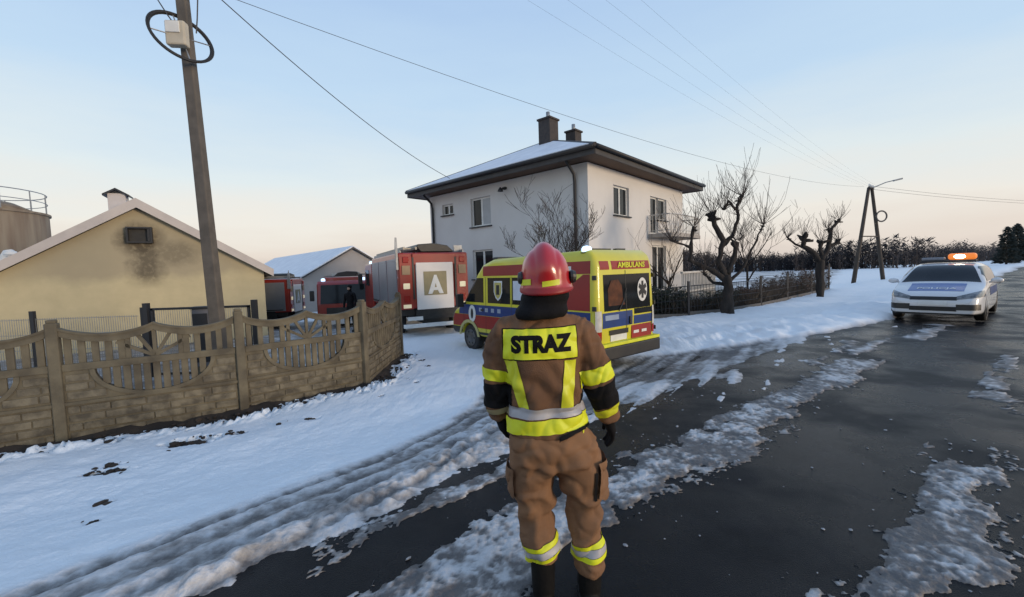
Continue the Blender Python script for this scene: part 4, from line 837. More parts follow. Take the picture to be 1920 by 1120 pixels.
M_tail = mat('red_lamp', (.32, .015, .012), .2)
M_bluelit = mat('lit_blue_beacon', (.6, .75, .95), .3, emit=(.50, .74, 1.0), estr=1.5)
M_bluelens = mat('blue_beacon_lens', (.10, .22, .5), .2, emit=(.35, .6, 1.0), estr=.8)
M_amberlit = mat('lit_amber_core', (1, .8, .5), .3, emit=(1.0, .88, .66), estr=9.0)
M_amber = mat('amber_glow_lens', (.55, .16, .03), .3, emit=(1.0, .26, .04), estr=.55)
def zr_(a, b): return [((0, 0, a), (0, 0, 1)), ((0, 0, b), (0, 0, -1))]
def xr_(a, b): return [((a, 0, 0), (1, 0, 0)), ((b, 0, 0), (-1, 0, 0))]
def yr_(a, b): return [((0, a, 0), (0, 1, 0)), ((0, b, 0), (0, -1, 0))]
def wheel(parent, x, y, r, w, side=1):
    tyre = MB().lathe([(r * .62, -w / 2), (r * .93, -w / 2), (r, -w * .36), (r, w * .36), (r * .93, w / 2), (r * .62, w / 2)], (x, y, r), 'y', 28).build('wheel', M_black, parent, smooth=False)
    o = side * w / 2
    MB().lathe([(r * .66, o - side * .01), (r * .64, o + side * .012), (r * .58, o + side * .008), (r * .42, o + side * .002), (r * .26, o + side * .014), (r * .1, o + side * .02), (.01, o + side * .02)], (x, y, r), 'y', 24).build('rim', M_rim, tyre)
    m = MB()
    for k in range(6): a = k * math.pi / 3; m.box((x + math.cos(a) * r * .48, y + o + side * .002, r + math.sin(a) * r * .48), (r * .14, .014, r * .14), 0, -a)
    m.build('rim_hole', M_black, tyre)
    return tyre
M_rim = mat('dull_rim', (.14, .14, .145), .45, (.09, .09, .09), 6, metal=.6)
def arc_pts(cx, r, z, n=9):
    a0 = math.asin(min(1, max(-1, (z - .36) / r)))
    return [(cx + r * math.cos(math.pi - a0 - (math.pi - 2 * a0) * k / n), .36 + r * math.sin(math.pi - a0 - (math.pi - 2 * a0) * k / n)) for k in range(n + 1)]
def bevelled(mb, w, seg, rot=None):
    o = mb.build('tmp', None, None, bev=w, seg=seg); return evaluated_mesh(o)
def shade_auto(o, ang=40):
    me = o.data; me.polygons.foreach_set('use_smooth', [True] * len(me.polygons)); me.set_sharp_from_angle(angle=R(ang))
# ---- ambulance
AMB_H = R(128.5); ax, ay = 2.35, 8.75
amb = empty('ambulance', (ax, ay, bz(2.0, 9.6) + .0), AMB_H, 'yellow ambulance van with red and blue bands and a lit blue beacon', 'ambulance')
prof = [(0.0, .42)] + arc_pts(1.15, .43, .42) + arc_pts(4.45, .43, .42) + [(5.30, .42), (5.38, .58), (5.37, .86), (5.25, 1.08), (4.78, 1.30), (4.06, 2.10), (3.80, 2.33), (3.35, 2.45), (.22, 2.50), (.06, 2.40), (0.0, 2.15), (-.03, 1.1)]
tum = lambda x, y, z: (x, math.copysign(1.0 - .055 * max(0, z - .4) / 2.0, y), z)
A_me = bevelled(MB().prism(prof, -1, 1, tum), .12, 5)
body = link('body', A_me.copy(), M_yel, amb); body.data.materials.clear(); body.data.materials.append(M_yel); shade_auto(body, 30)
side_ = lambda c, n: n.y > .6
rear_ = lambda c, n: n.x < -.6
both_ = lambda c, n: abs(n.y) > .6
def deck(planes, name, m_, off, keep): return cut(A_me, planes, name, m_, amb, off, keep)
for kp in (lambda c, n: n.y > .6, lambda c, n: n.y < -.6):
    deck(xr_(.12, 3.75) + zr_(2.03, 2.28), 'upper_red_band', M_ared, .003, kp)
    deck(xr_(.12, 4.95) + zr_(1.0, 1.27), 'blue_band', M_blue, .003, kp)
    deck(xr_(.12, 5.27) + zr_(.66, .993), 'red_band', M_ared, .003, kp)
    deck(xr_(2.62, 3.55) + zr_(1.34, 1.98), 'side_window', M_glass, .004, kp)
    deck(xr_(1.62, 2.55) + zr_(1.34, 1.98), 'side_window', M_glass, .004, kp)
    w_ = deck(xr_(3.74, 4.62) + zr_(1.34, 1.98) + [((4.66, 0, 1.34), Vector((-.8, 0, -.72)).normalized())], 'door_window', M_glass, .004, kp)
    deck(xr_(.16, 1.5) + zr_(1.3, 2.0) + [((.35, 0, 1.99), Vector((-.72, 0, -1.2)).normalized() * -1 if False else Vector((-.5, 0, -.85)).normalized())], 'red_triangle', M_ared, .003, kp) if kp(None, Vector((0, 1, 0))) else None
    deck(xr_(.13, .32) + zr_(1.3, 2.02), 'red_stripe', M_ared, .004, kp)
    deck(xr_(4.86, 5.3) + zr_(.45, .64), 'bumper_corner', M_plastic, .004, kp)
    for xs_ in (3.64, 4.70, 2.58): deck(xr_(xs_ - .006, xs_ + .006) + zr_(.5, 2.0 if xs_ < 4.6 else 1.25), 'door_seam', M_plastic, .006, kp)
    deck(xr_(3.72, 3.86) + zr_(1.12, 1.17), 'door_handle', M_plastic, .02, kp)
    deck(xr_(1.6, 4.0) + zr_(.5, .56), 'side_moulding', M_plastic, .012, kp)
# white letters on the blue band of the side, emblem and crest
yS = lambda z: 1.0 - .055 * max(0, z - .4) / 2.0
def on_side(pts, y_off, name, m_, parent=None):
    m = MB(); n = len(pts); m.add([(x, yS(z) + y_off, z) for x, z in pts] + [(x, yS(z) + y_off - .004, z) for x, z in pts], [tuple(range(n)), tuple(range(n, 2 * n))[::-1]] + [(i, (i + 1) % n, n + (i + 1) % n, n + i) for i in range(n)]); return m.build(name, m_, parent or amb)
def oval(cx, cz, rx, rz, n=20): return [(cx + rx * math.cos(2 * math.pi * k / n), cz + rz * math.sin(2 * math.pi * k / n)) for k in range(n)]
em = on_side(oval(4.28, 1.03, .17, .23), .012, 'door_emblem', M_white); on_side(oval(4.28, 1.03, .06, .14, 10), .017, 'emblem_figure', M_steel, em)
sh = lambda cx, cz, k: [(cx - .17 * k, cz + .22 * k), (cx + .17 * k, cz + .22 * k), (cx + .17 * k, cz - .06 * k), (cx + .10 * k, cz - .2 * k), (cx, cz - .27 * k), (cx - .10 * k, cz - .2 * k), (cx - .17 * k, cz - .06 * k)]
cr_ = on_side(sh(3.1, 1.68, 1.0), .012, 'crest', M_white); on_side(sh(3.1, 1.68, .82), .016, 'crest_field', mat('crest_gold', (.5, .42, .12), .5), cr_); on_side([(3.04, 1.56), (3.16, 1.56), (3.16, 1.8), (3.04, 1.8)], .02, 'crest_tower', M_steel, cr_)
on_side([(2.1, 1.45), (2.5, 1.45), (2.5, 1.9), (2.1, 1.9)], .012, 'window_notice', mat('pale_notice', (.6, .64, .72), .5))
for k in range(4): on_side([(3.95 - k * .27, 1.10), (3.82 - k * .27, 1.10), (3.82 - k * .27, 1.2), (3.95 - k * .27, 1.2)], .009, 'band_mark', mat('faded_mark', (.30, .34, .42), .5))
on_side([(.62, 2.1), (1.3, 2.1), (1.3, 2.19), (.62, 2.19)], .009, 'roof_band_mark', M_white)
# windscreen
cut(A_me, xr_(4.0, 4.83) + yr_(-.84, .84) + zr_(1.33, 2.16), 'windscreen', M_glass, amb, .005, lambda c, n: n.x > .4)
cut(A_me, xr_(5.1, 5.5) + yr_(-.55, .55) + zr_(.62, .85), 'grille', M_plastic, amb, .006, lambda c, n: n.x > .5)
for s_ in (-1, 1): cut(A_me, xr_(4.95, 5.5) + (yr_(.62, .99) if s_ > 0 else yr_(-.99, -.62)) + zr_(.82, 1.04), 'headlight', M_lamp, amb, .006, lambda c, n: n.x > .3)
# rear
rw = deck(yr_(-.80, .74) + zr_(1.28, 2.0), 'rear_window', M_glass, .004, rear_)
deck(yr_(-.86, -.22) + zr_(1.16, 1.275), 'rear_window_drop', M_glass, .004, rear_)
deck(yr_(-.16, .80) + zr_(.95, 1.25), 'rear_blue_panel', M_blue, .004, rear_); deck(yr_(-.88, -.20) + zr_(.95, 1.13), 'rear_blue_panel', M_blue, .004, rear_)
MB().box((-.024, -.47, .795), (.012, .70, .27)).build('rear_red_panel', M_ared, amb)
deck(yr_(-.82, .46) + zr_(2.10, 2.27), 'rear_top_band', M_ared, .004, rear_); deck(yr_(.54, .82) + zr_(2.10, 2.27), 'rear_top_band', M_ared, .004, rear_)
deck(yr_(.03, .045) + zr_(.62, 2.08), 'rear_door_seam', M_plastic, .007, rear_)
deck(yr_(.00, .60) + zr_(.80, .9), 'plate_lamp_strip', M_plastic, .02, rear_)
pl_ = deck(yr_(.04, .56) + zr_(.67, .795), 'number_plate', M_white, .012, rear_)
for k in range(2): deck(yr_(-.36 - .28 * k, -.18 - .28 * k) + zr_(.76, .82), 'rear_marking', M_white, .022, rear_)
deck(yr_(.30, .72) + zr_(1.1, 1.2), 'rear_marking', mat('faded_blue_mark', (.25, .32, .45), .5), .008, rear_)
for s_ in (-1, 1):
    a, b = (.84, .965) if s_ > 0 else (-.965, -.84)
    deck(yr_(a, b) + zr_(.90, 1.3), 'tail_lamp', M_lamp, .02, rear_); deck(yr_(a, b) + zr_(.72, .895), 'tail_lamp', M_tail, .02, rear_)
text_on('AMBULANS', .155, (-.012, -.18, 2.183), (0, -1, 0), (0, 0, 1), M_hiv, amb, .004, 1.15)
m = MB(); m.box((-.03, 0, .46), (.22, 2.0, .26)); m.build('bumper', M_plastic, amb, bev=.03); m = MB(); m.box((-.035, 0, .625), (.20, 1.98, .065)); m.build('bumper_stripe', M_hiv, amb, bev=.01)
sx_, sy_, sz_ = -.026, -.52, 1.66
def on_rear(pts, off_, name, m_, par): 
    m = MB(); n = len(pts); m.add([(sx_ - off_, y, z) for y, z in pts] + [(sx_ - off_ + .004, y, z) for y, z in pts], [tuple(range(n)), tuple(range(n, 2 * n))[::-1]] + [(i, (i + 1) % n, n + (i + 1) % n, n + i) for i in range(n)]); return m.build(name, m_, par)
sd = on_rear(oval(sy_, sz_, .17, .25, 24), .002, 'star_disc', M_white, amb)
for k in range(3):
    a = k * math.pi / 3; c, s__ = math.cos(a), math.sin(a); P = [(-.035, -.14), (.035, -.14), (.035, .14), (-.035, .14)]
    on_rear([(sy_ + (u * c - v * s__), sz_ + (u * s__ + v * c) * 1.3) for u, v in P], .007 + .002 * k, 'star_bar', M_steel, sd)
# dim stretcher padding seen through the rear glass is read as an orange panel behind the pane
on_rear([(.60, 1.36), (.62, 1.7), (.52, 1.88), (.30, 1.9), (.18, 1.78), (.14, 1.5), (.05, 1.34), (.3, 1.33)], .0, 'orange_padding', mat('orange_padding', (.13, .05, .025), .2, (.05, .025, .018), 5), amb)
m = MB(); m.box((-.045, -.06, 1.05), (.05, .05, .16)); m.build('rear_handle', M_plastic, amb, bev=.01)
MB().tube([(-.05, .30, 1.27), (-.05, .12, 1.5), (-.05, .06, 1.72)], .012, 5).build('rear_wiper', M_plastic, amb)
for s_ in (-1, 1):
    for z in (.8, 1.35, 1.95): m = MB(); m.box((.02, s_ * (yS(z) + .004), z), (.10, .03, .09)); m.build('hinge', M_plastic, amb, bev=.008)
m = MB(); m.box((1.95, yS(.8) + .008, .8), (.17, .012, .17)); m.build('fuel_flap', M_ared, amb, bev=.02)
m = MB(); m.box((3.62, 0, 2.47), (.22, 1.3, .09)); m.build('light_bar', M_plastic, amb, bev=.03)
m = MB(); m.box((.5, .2, 2.52), (.1, .6, .05)); m.box((.5, -.45, 2.52), (.1, .3, .06)); m.build('roof_rail', M_plastic, amb)
bk = MB().lathe([(.085, 0), (.10, .02), (.10, .07), (.075, .11), (.02, .125)], (.32, .82, 2.46), n=16).build('beacon', M_bluelit, amb, smooth=True)
MB().lathe([(.125, 0), (.125, .018)], (.32, .82, 2.44), n=16).build('beacon_base', M_plastic, bk)
for s_ in (-1, 1):
    m = MB(); m.box((4.62, s_ * 1.16, 1.38), (.12, .2, .36)); m.tube([(4.6, s_ * .95, 1.3), (4.6, s_ * 1.12, 1.3)], .03, 6); m.build('wing_mirror', M_plastic, amb, bev=.03)
    for x in (1.15, 4.45): wheel(amb, x, s_ * .84, .36, .22, s_)
m = MB(); m.box((2.8, 0, .34), (4.6, 1.5, .2)); m.build('underbody', M_black, amb)
for s_ in (-1, 1): m = MB(); m.prism([(x_, z_) for x_, z_ in arc_pts(4.45, .42, .42)] + [(x_, z_) for x_, z_ in arc_pts(4.45, .50, .42)[::-1]], s_ * .99 if s_ > 0 else -1.012, 1.012 if s_ > 0 else -.99); m.build('wheel_arch', mat('cream_arch', (.50, .46, .2), .5), amb)

# ---- fire engines
def fire_engine(loc, ang, label):
    o = empty('fire_engine', loc, ang, label, 'fire engine', 'fire engines parked in the yard')
    def b(c, s, name, m_, par=None, bev=.0): mm = MB(); mm.box(c, s); return mm.build(name, m_, par or o, bev=bev)
    b((3.7, 0, .62), (7.4, .9, .3), 'chassis', M_black)
    b((2.6, 0, 1.92), (5.2, 2.44, 1.88), 'body', M_red, None, .05)
    b((2.6, 0, .86), (4.9, 2.3, .22), 'lower_locker', M_plastic)
    cab = MB(); cab.prism([(5.35, .62), (7.5, .62), (7.58, .9), (7.55, 1.55), (7.3, 2.55), (7.1, 2.68), (5.35, 2.68)], -1.22, 1.22); cab.build('cab', M_red, o, bev=.06, seg=3)
    ws = MB(); ws.add([(7.56, -1.06, 1.6), (7.56, 1.06, 1.6), (7.325, 1.02, 2.5), (7.325, -1.02, 2.5), (7.57, -1.06, 1.6), (7.57, 1.06, 1.6), (7.335, 1.02, 2.5), (7.335, -1.02, 2.5)], [(0, 3, 2, 1), (4, 5, 6, 7), (0, 1, 5, 4), (2, 3, 7, 6), (1, 2, 6, 5), (0, 4, 7, 3)]); ws.v = [(x + .025, y, z) for x, y, z in ws.v]; ws.build('windscreen', M_glass, o)
    b((7.6, 0, 1.15), (.06, 1.6, .5), 'grille', M_plastic); b((7.62, 0, .75), (.14, 2.4, .3), 'front_bumper', M_white)
    for s_ in (-1, 1):
        b((7.66, s_ * .95, .95), (.06, .35, .18), 'headlight', M_lamp)
        b((6.55, s_ * 1.225, 2.05), (.95, .02, .7), 'side_window', M_glass)
        b((7.5, s_ * 1.42, 2.0), (.1, .2, .5), 'wing_mirror', M_plastic, None, .03)
        bk_ = MB().lathe([(.09, 0), (.10, .03), (.09, .12), (.03, .15)], (7.0, s_ * .95, 2.68), n=14).build('beacon', M_bluelit, o, smooth=True)
        for k in range(3):
            xa = .22 + k * 1.66; sh_ = b((xa + .77, s_ * 1.216, 1.86), (1.54, .03, 1.62), 'roller_shutter', M_alu)
            q = MB()
            for j in range(18): q.box((xa + .77, s_ * 1.236, 1.10 + j * .09), (1.50, .016, .07))
            q.build('shutter_slats', M_alu, sh_); b((xa + .77, s_ * 1.25, 1.12), (1.3, .03, .05), 'shutter_handle', M_plastic, sh_)
        for x in (1.35, 6.0): wheel(o, x, s_ * 1.0, .52, .34, s_)
        q = MB(); q.prism([(x_, z_ + .18) for x_, z_ in [(1.35 + .68 * math.cos(math.pi * k / 12), .5 + .6 * math.sin(math.pi * k / 12)) for k in range(13)]], s_ * 1.19, s_ * 1.222); q.build('wheel_arch', M_black, o)
        # rear corner pillars with lamps
        y = s_ * .98
        b((-.03, y, 1.85), (.06, .42, 1.75), 'rear_pillar', M_red, None, .015)
        b((-.075, y, 1.75), (.04, .22, .19), 'work_lamp', M_lampy, None, .02); b((-.075, y, 2.62), (.04, .2, .2), 'rear_lamp', M_tail, None, .03); b((-.075, y, 2.28), (.03, .26, .3), 'warning_panel', mat('faded_tan', (.36, .24, .14), .6))
        b((-.07, y, 1.32), (.03, .2, .22), 'rear_lamp', M_tail); b((-.07, y, 1.08), (.03, .26, .12), 'rear_lamp', M_lampy)
        b((-.05, s_ * .74, 2.0), (.04, .06, 1.4), 'grab_handle', M_plastic)
    # rear roller panel with its emblem
    pn = b((-.04, 0, 1.72), (.06, 1.3, 1.62), 'rear_panel', M_cream, None, .04)
    b((-.077, 0, 1.82), (.012, .80, .80), 'emblem_field', mat('emblem_tan', (.30, .25, .14), .6), pn)
    q = MB(); q.prism([(-.27, 1.46), (-.04, 2.1), (.04, 2.1), (.27, 1.46), (.13, 1.46), (.07, 1.58), (-.07, 1.58), (-.13, 1.46)], -.096, -.086); q.v = [(y, x, z) for x, y, z in q.v]; q.build('emblem_letter', M_white, pn)
    q = MB(); q.prism([(-.035, 1.68), (.035, 1.68), (0, 1.82)], -.101, -.097); q.v = [(y, x, z) for x, y, z in q.v]; q.build('emblem_counter', mat('emblem_tan', None), pn)
    b((-.03, 0, 2.64), (.06, 1.5, .38), 'rear_header', M_red, None, .02)
    b((-.02, 0, .78), (.10, 1.4, .34), 'pump_bay', M_black); b((-.14, 0, .42), (.12, 2.3, .13), 'rear_bumper', M_white, None, .02); b((-.1, .75, .66), (.1, .5, .12), 'rear_step', M_white)
    b((-.1, -.95, .68), (.1, .4, .12), 'rear_step', M_white)
    # roof gear
    q = MB()
    for y in (.62, 1.02): q.box((2.4, y, 3.0), (5.0, .06, .09))
    for k in range(15): q.box((.1 + k * .33, .82, 3.0), (.05, .36, .05))
    q.build('ladder', mat('ladder_alu', (.36, .33, .28), .5, metal=.4), o)
    q = MB(); q.prism([(-.85, 2.9), (-.6, 3.12), (-.1, 3.2), (.45, 3.16), (.5, 3.08), (.35, 2.9)], .3, 3.2); q.v = [(y, x, z) for x, y, z in q.v]; q.build('roof_box', M_plastic, o, bev=.02)
    b((.5, -1.05, 3.02), (.08, .3, .22), 'roof_lamp', M_lamp)
    q = MB(); q.prism([(-.03, 2.3), (.14, 2.3), (.12, 2.95), (.03, 3.35), (-.02, 2.95)], 1.235, 1.30); q.v = [(x - .1, y, z) for x, y, z in q.v]; q.build('ladder_support', M_galv, o)
    for y in (-1.1, 1.1): b((2.6, y, 2.92), (5.0, .04, .1), 'roof_rail', M_galv)
    return o
M_cream = mat('cream_panel', (.76, .71, .67), .5, (.70, .65, .61), 1.5)
mat('emblem_tan', (.30, .25, .14), .6)
fire_engine((-2.62, 14.6, bz(-2.6, 14.6)), R(117), 'red fire engine with cream rear panel, roof ladder and grey shutters, rear towards the ambulance')
fire_engine((-12.75, 25.3, -1.12), R(188), 'red fire engine half hidden behind the yellow barn, side shutters showing')
fire_engine((-10.4, 28.0, -1.12), R(-73), 'red fire engine parked nose on at the grey barn with lit beacons')

# ---- police car
M_head = mat('headlight_glass', (.07, .075, .08), .08, (.22, .22, .22), 14, coat=.6)
px_, py_ = xy(19.3, 1.93)
pc = empty('police_car', (px_, py_, bz(*xy(17.4, 1.95)) + .005), math.atan2(-UY, -UX), 'silver white police hatchback with blue bonnet panel and lit amber roof light', 'police car')
Xs = [0, .06, .22, .5, .95, 1.5, 2.1, 2.6, 2.95, 3.3, 3.62, 3.95, 4.18, 4.28, 4.31]
top = [.72, .98, 1.16, 1.34, 1.43, 1.48, 1.48, 1.42, 1.20, .955, .87, .79, .70, .58, .48]
hw_ = [.70, .78, .84, .87, .89, .895, .895, .895, .895, .89, .885, .86, .80, .72, .66]
belt = [.68, .88, .93, .95, .95, .94, .92, .90, .88, .85, .81, .73, .64, .54, .45]
rings = []
for x, t_, w, bl_ in zip(Xs, top, hw_, belt):
    gl_ = max(0.0, t_ - bl_) ; tw = w - .42 * min(gl_, .54) if gl_ > .1 else w * .93
    zl = .185
    half = [(0, zl), (w * .9, zl - .01), (w * 1.0, zl + .05), (w, .5 if bl_ > .55 else bl_ * .8), (w * .985, bl_ - .06), (w * .955, bl_), (tw + (w * .955 - tw) * .5, bl_ + (t_ - bl_) * .55), (tw, t_ - .045 if gl_ > .1 else t_ - .02), (tw * .7, t_ - .008), (0, t_)]
    rings.append([(x, y, z) for y, z in half] + [(x, -y, z) for y, z in half[-2:0:-1]])
mb = MB().loft(rings); o = mb.build('tmp', None, None); md = o.modifiers.new('s', 'SUBSURF'); md.levels = 2; md.render_levels = 2; C_me = evaluated_mesh(o)
C_me.materials.clear(); cb_ = link('body', C_me.copy(), M_car, pc, True)
def cc(planes, name, m_, off, keep): return cut(C_me, planes, name, m_, pc, off, keep, True)
cc(xr_(2.52, 3.27) + [((3.27, .76, 0), Vector((.30, -1, 0)).normalized() * 1), ((3.27, -.76, 0), Vector((.30, 1, 0)).normalized())], 'windscreen', M_glass, .006, lambda c, n: n.z > .15 and c.z > .85)
for k in range(2): MB().tube([(3.24, .05 + .42 * k, .985), (3.10, -.25 + .42 * k, 1.075)], .008, 5).build('wiper', M_plastic, pc)
for s_ in (-1, 1):
    yk = yr_(.3, 2) if s_ > 0 else yr_(-2, -.3)
    cc(xr_(.75, 2.92) + zr_(.985, 1.36) + yk + [((3.12, 0, .985), Vector((-.72, 0, -.70)).normalized()), ((.42, 0, .985), Vector((.9, 0, -.45)).normalized())], 'side_window', M_glass, .006, lambda c, n, s_=s_: n.y * s_ > .45)
    cc(xr_(3.70, 4.3) + zr_(.55, .78) + (yr_(.42, .95) if s_ > 0 else yr_(-.95, -.42)) + [((4.2, .44 * s_, .655), Vector((0, .34 * s_, -1)).normalized()), ((4.2, .46 * s_, .575), Vector((0, -.16 * s_, 1)).normalized())], 'headlight', M_head, .007, lambda c, n: n.x > .05 or abs(n.y) > .2)
    MB().ellipsoid((4.10, s_ * .60, .607), (.03, .035, .022), 10, 6).build('headlight_glint', M_lamp, pc, smooth=True); MB().ellipsoid((4.00, s_ * .70, .625), (.04, .03, .02), 10, 6).build('headlight_glint', M_lamp, pc, smooth=True)  # pale beads modelled in as glints on the headlights
    cc(xr_(3.9, 4.4) + zr_(.32, .46) + (yr_(.42, .82) if s_ > 0 else yr_(-.82, -.42)), 'fog_lamp_recess', M_plastic, .007, lambda c, n: n.x > .1)
    cc(xr_(.75, 2.9) + zr_(.62, .82) + yk, 'side_blue_band', M_blue, .004, lambda c, n, s_=s_: n.y * s_ > .5)
    cc(xr_(1.94, 1.96) + zr_(.35, 1.36) + yk, 'door_seam', M_plastic, .005, lambda c, n, s_=s_: n.y * s_ > .4)
    m = MB(); m.ellipsoid((2.9, s_ * 1.0, 1.0), (.08, .12, .075), 10, 8); m.tube([(2.88, s_ * .86, .95), (2.89, s_ * .95, .97)], .025, 6); m.build('wing_mirror', M_car, pc, smooth=True)
    for x in (.78, 3.42):
        wheel(pc, x, s_ * .775, .315, .2, s_)
        q = MB(); q.prism([(x + .37 * math.cos(math.pi * k / 14 - .12 + .24 * k / 14), .30 + .37 * math.sin(math.pi * k / 14)) for k in range(15)] + [(x - .37, .2), (x + .37, .2)], s_ * .60, s_ * .876); q.build('wheel_arch', M_black, pc)
cc(xr_(3.38, 3.98) + yr_(-.52, .52), 'bonnet_panel', mat('police_blue', (.015, .07, .30), .3, coat=.5), .004, lambda c, n: n.z > .6)
cc(xr_(3.9, 4.4) + yr_(-.43, .43) + zr_(.555, .64), 'grille', M_black, .007, lambda c, n: n.x > .1)
cc(xr_(3.9, 4.4) + yr_(-.43, .43) + zr_(.29, .40), 'lower_grille', M_black, .007, lambda c, n: n.x > .1)
np_ = cc(xr_(3.9, 4.4) + yr_(-.26, .26) + zr_(.43, .535), 'number_plate', M_white, .012, lambda c, n: n.x > .1)
cc(xr_(3.5, 4.4) + zr_(.20, .235), 'splitter', M_plastic, .012, lambda c, n: n.x > .1 or abs(n.y) > .5)
# POLICJA on the bonnet, draped on its surface
bv = BVHTree.FromPolygons([v.co.copy() for v in C_me.vertices], [tuple(p.vertices) for p in C_me.polygons])
tm = text_mesh('POLICJA', .20, .004, 0.0); bm = bmesh.new(); bm.from_mesh(tm); bmesh.ops.triangulate(bm, faces=bm.faces); bmesh.ops.subdivide_edges(bm, edges=[e for e in bm.edges if e.calc_length() > .04], cuts=2)
for v in bm.verts:
    p = Vector((3.80 - v.co.y * 0.9, v.co.x * 1.0, 2)); h_ = bv.ray_cast(p, Vector((0, 0, -1)))[0]; v.co = (h_ if h_ else p) + Vector((0, 0, .010))
bm.to_mesh(tm); bm.free(); tm.materials.clear(); link('lettering', tm, M_white, pc)
m = MB(); m.box((1.95, 0, 1.52), (.28, 1.12, .05)); bar = m.build('light_bar', M_plastic, pc, bev=.02)
m = MB(); m.box((1.95, -.30, 1.585), (.26, .48, .085)); m.build('blue_lens', mat('grey_lens', (.20, .21, .24), .25), bar, bev=.03)
m = MB(); m.box((1.95, .28, 1.635), (.26, .56, .18)); m.build('amber_glow_lens', M_amber, bar, bev=.07, seg=3)  # lens drawn oversize so its glowing shape takes in the halo round the lamp
MB().ellipsoid((2.06, .24, 1.635), (.05, .13, .06), 12, 8).build('amber_lamp', M_amberlit, bar, smooth=True)
# ------------------------------------------------------------------ people
M_coat = mat('turnout_cloth', (0.215, 0.106, 0.050), .9, (0.115, 0.060, 0.034), 4.5, .6, 240, lo=.36, hi=.70)
M_trou = mat('trouser_cloth', (0.265, 0.138, 0.068), .9, (0.165, 0.088, 0.048), 4.5, .6, 240, lo=.36, hi=.70)
M_navy = mat('black_cloth', (0.005, 0.005, 0.0065), .9, (0.010, 0.0095, 0.011), 9, .3, 120, spec=.2)
M_refl = mat('reflective_silver', (0.42, 0.41, 0.43), .45, (.34, .33, .35), 12)
M_hred = mat('helmet_red', (0.48, 0.014, 0.022), .28, (.38, .016, .02), 3, coat=.5)
M_boot = mat('boot_leather', (0.004, 0.004, 0.005), .7, (.010, .0095, .009), 6, .3, 60, spec=.2)
M_skin = mat('skin', (0.45, 0.27, 0.2), .6)
M_patch = mat('fluorescent_patch', (0.72, 0.76, 0.02), .55, (.62, .66, .02), 9)
FX, FY = 0.2, 2.12
ff = empty('person', (FX, FY, 0), 0, 'firefighter in brown turnout coat and red helmet seen from behind, STRAZ patch on back', 'person')
V = lambda x, z, y=0.0: Vector((x - FX, y, z))
def ering(c, rx, ry, n=28, tilt=0.0, sq=2.4):
    out = []
    for k in range(n):
        a = 2 * math.pi * k / n; ca, sa = math.cos(a), math.sin(a); out.append(c + Vector((rx * math.copysign(abs(ca) ** (2 / sq), ca), ry * math.copysign(abs(sa) ** (2 / sq), sa), tilt * ca * rx)))
    return out
def remeshed(mb, vox, smooth_it=6):
    o = mb.build('tmp', None, None); md = o.modifiers.new('r', 'REMESH'); md.mode = 'VOXEL'; md.voxel_size = vox; md.use_smooth_shade = True
    sm = o.modifiers.new('s', 'SMOOTH'); sm.factor = .5; sm.iterations = smooth_it
    return evaluated_mesh(o)
def displace(me, fn):
    nn = [v.normal.copy() for v in me.vertices]
    for v, n_ in zip(me.vertices, nn): v.co += n_ * fn(v.co, n_)
    me.update()
def limb(mb, pts, rad, sub=4, n=20, flat=1.0):
    P = [Vector(p) for p in pts]; Q, Rr = [], []
    for i in range(len(P) - 1):
        for k in range(sub):
            f = k / sub; p0, p1, p2, p3 = P[max(i - 1, 0)], P[i], P[i + 1], P[min(i + 2, len(P) - 1)]
            Q.append(.5 * ((2 * p1) + (p2 - p0) * f + (2 * p0 - 5 * p1 + 4 * p2 - p3) * f * f + (3 * p1 - p0 - 3 * p2 + p3) * f ** 3)); Rr.append(rad[i] + (rad[i + 1] - rad[i]) * f)
    Q.append(P[-1]); Rr.append(rad[-1]); mb.tube(Q, Rr, n)
# the body inside the clothes: one skinned figure
def skin_body(name, joints, edges, parent, m_, root=0, level=1):
    me = bpy.data.meshes.new(name); me.from_pydata([j[0] for j in joints], edges, []); o = link(name, me, m_, parent); sk = o.modifiers.new('skin', 'SKIN'); sk.use_smooth_shade = True
    for i, j in enumerate(joints): me.skin_vertices[0].data[i].radius = j[1] if isinstance(j[1], tuple) else (j[1], j[1]); me.skin_vertices[0].data[i].use_root = (i == root)
    sb = o.modifiers.new('sub', 'SUBSURF'); sb.levels = level; sb.render_levels = level; return o
J = [(V(.17, .92), (.13, .10)), (V(.15, 1.15), (.13, .10)), (V(.14, 1.38), (.16, .10)), (V(.14, 1.50), (.07, .065)), (V(.16, 1.58), (.055, .055)), (V(.168, 1.66), (.075, .09)), (V(.17, 1.76), (.07, .085)),
     (V(-.03, 1.44), .045), (V(-.088, 1.16, .02), .038), (V(-.088, 1.02, .06), .03), (V(.315, 1.44), .045), (V(.418, 1.17, .0), .038), (V(.475, .99, .05), .03),
     (V(.085, .80), .08), (V(.09, .55, .02), .055), (V(.112, .12), .04), (V(.29, .80), .08), (V(.335, .55, .02), .055), (V(.352, .12), .04), (V(.112, .05, .10), .035), (V(.352, .05, .10), .035)]
E_ = [(0, 1), (1, 2), (2, 3), (3, 4), (4, 5), (5, 6), (2, 7), (7, 8), (8, 9), (2, 10), (10, 11), (11, 12), (0, 13), (13, 14), (14, 15), (0, 16), (16, 17), (17, 18), (15, 19), (18, 20)]
skin_body('body', J, E_, ff, M_skin)
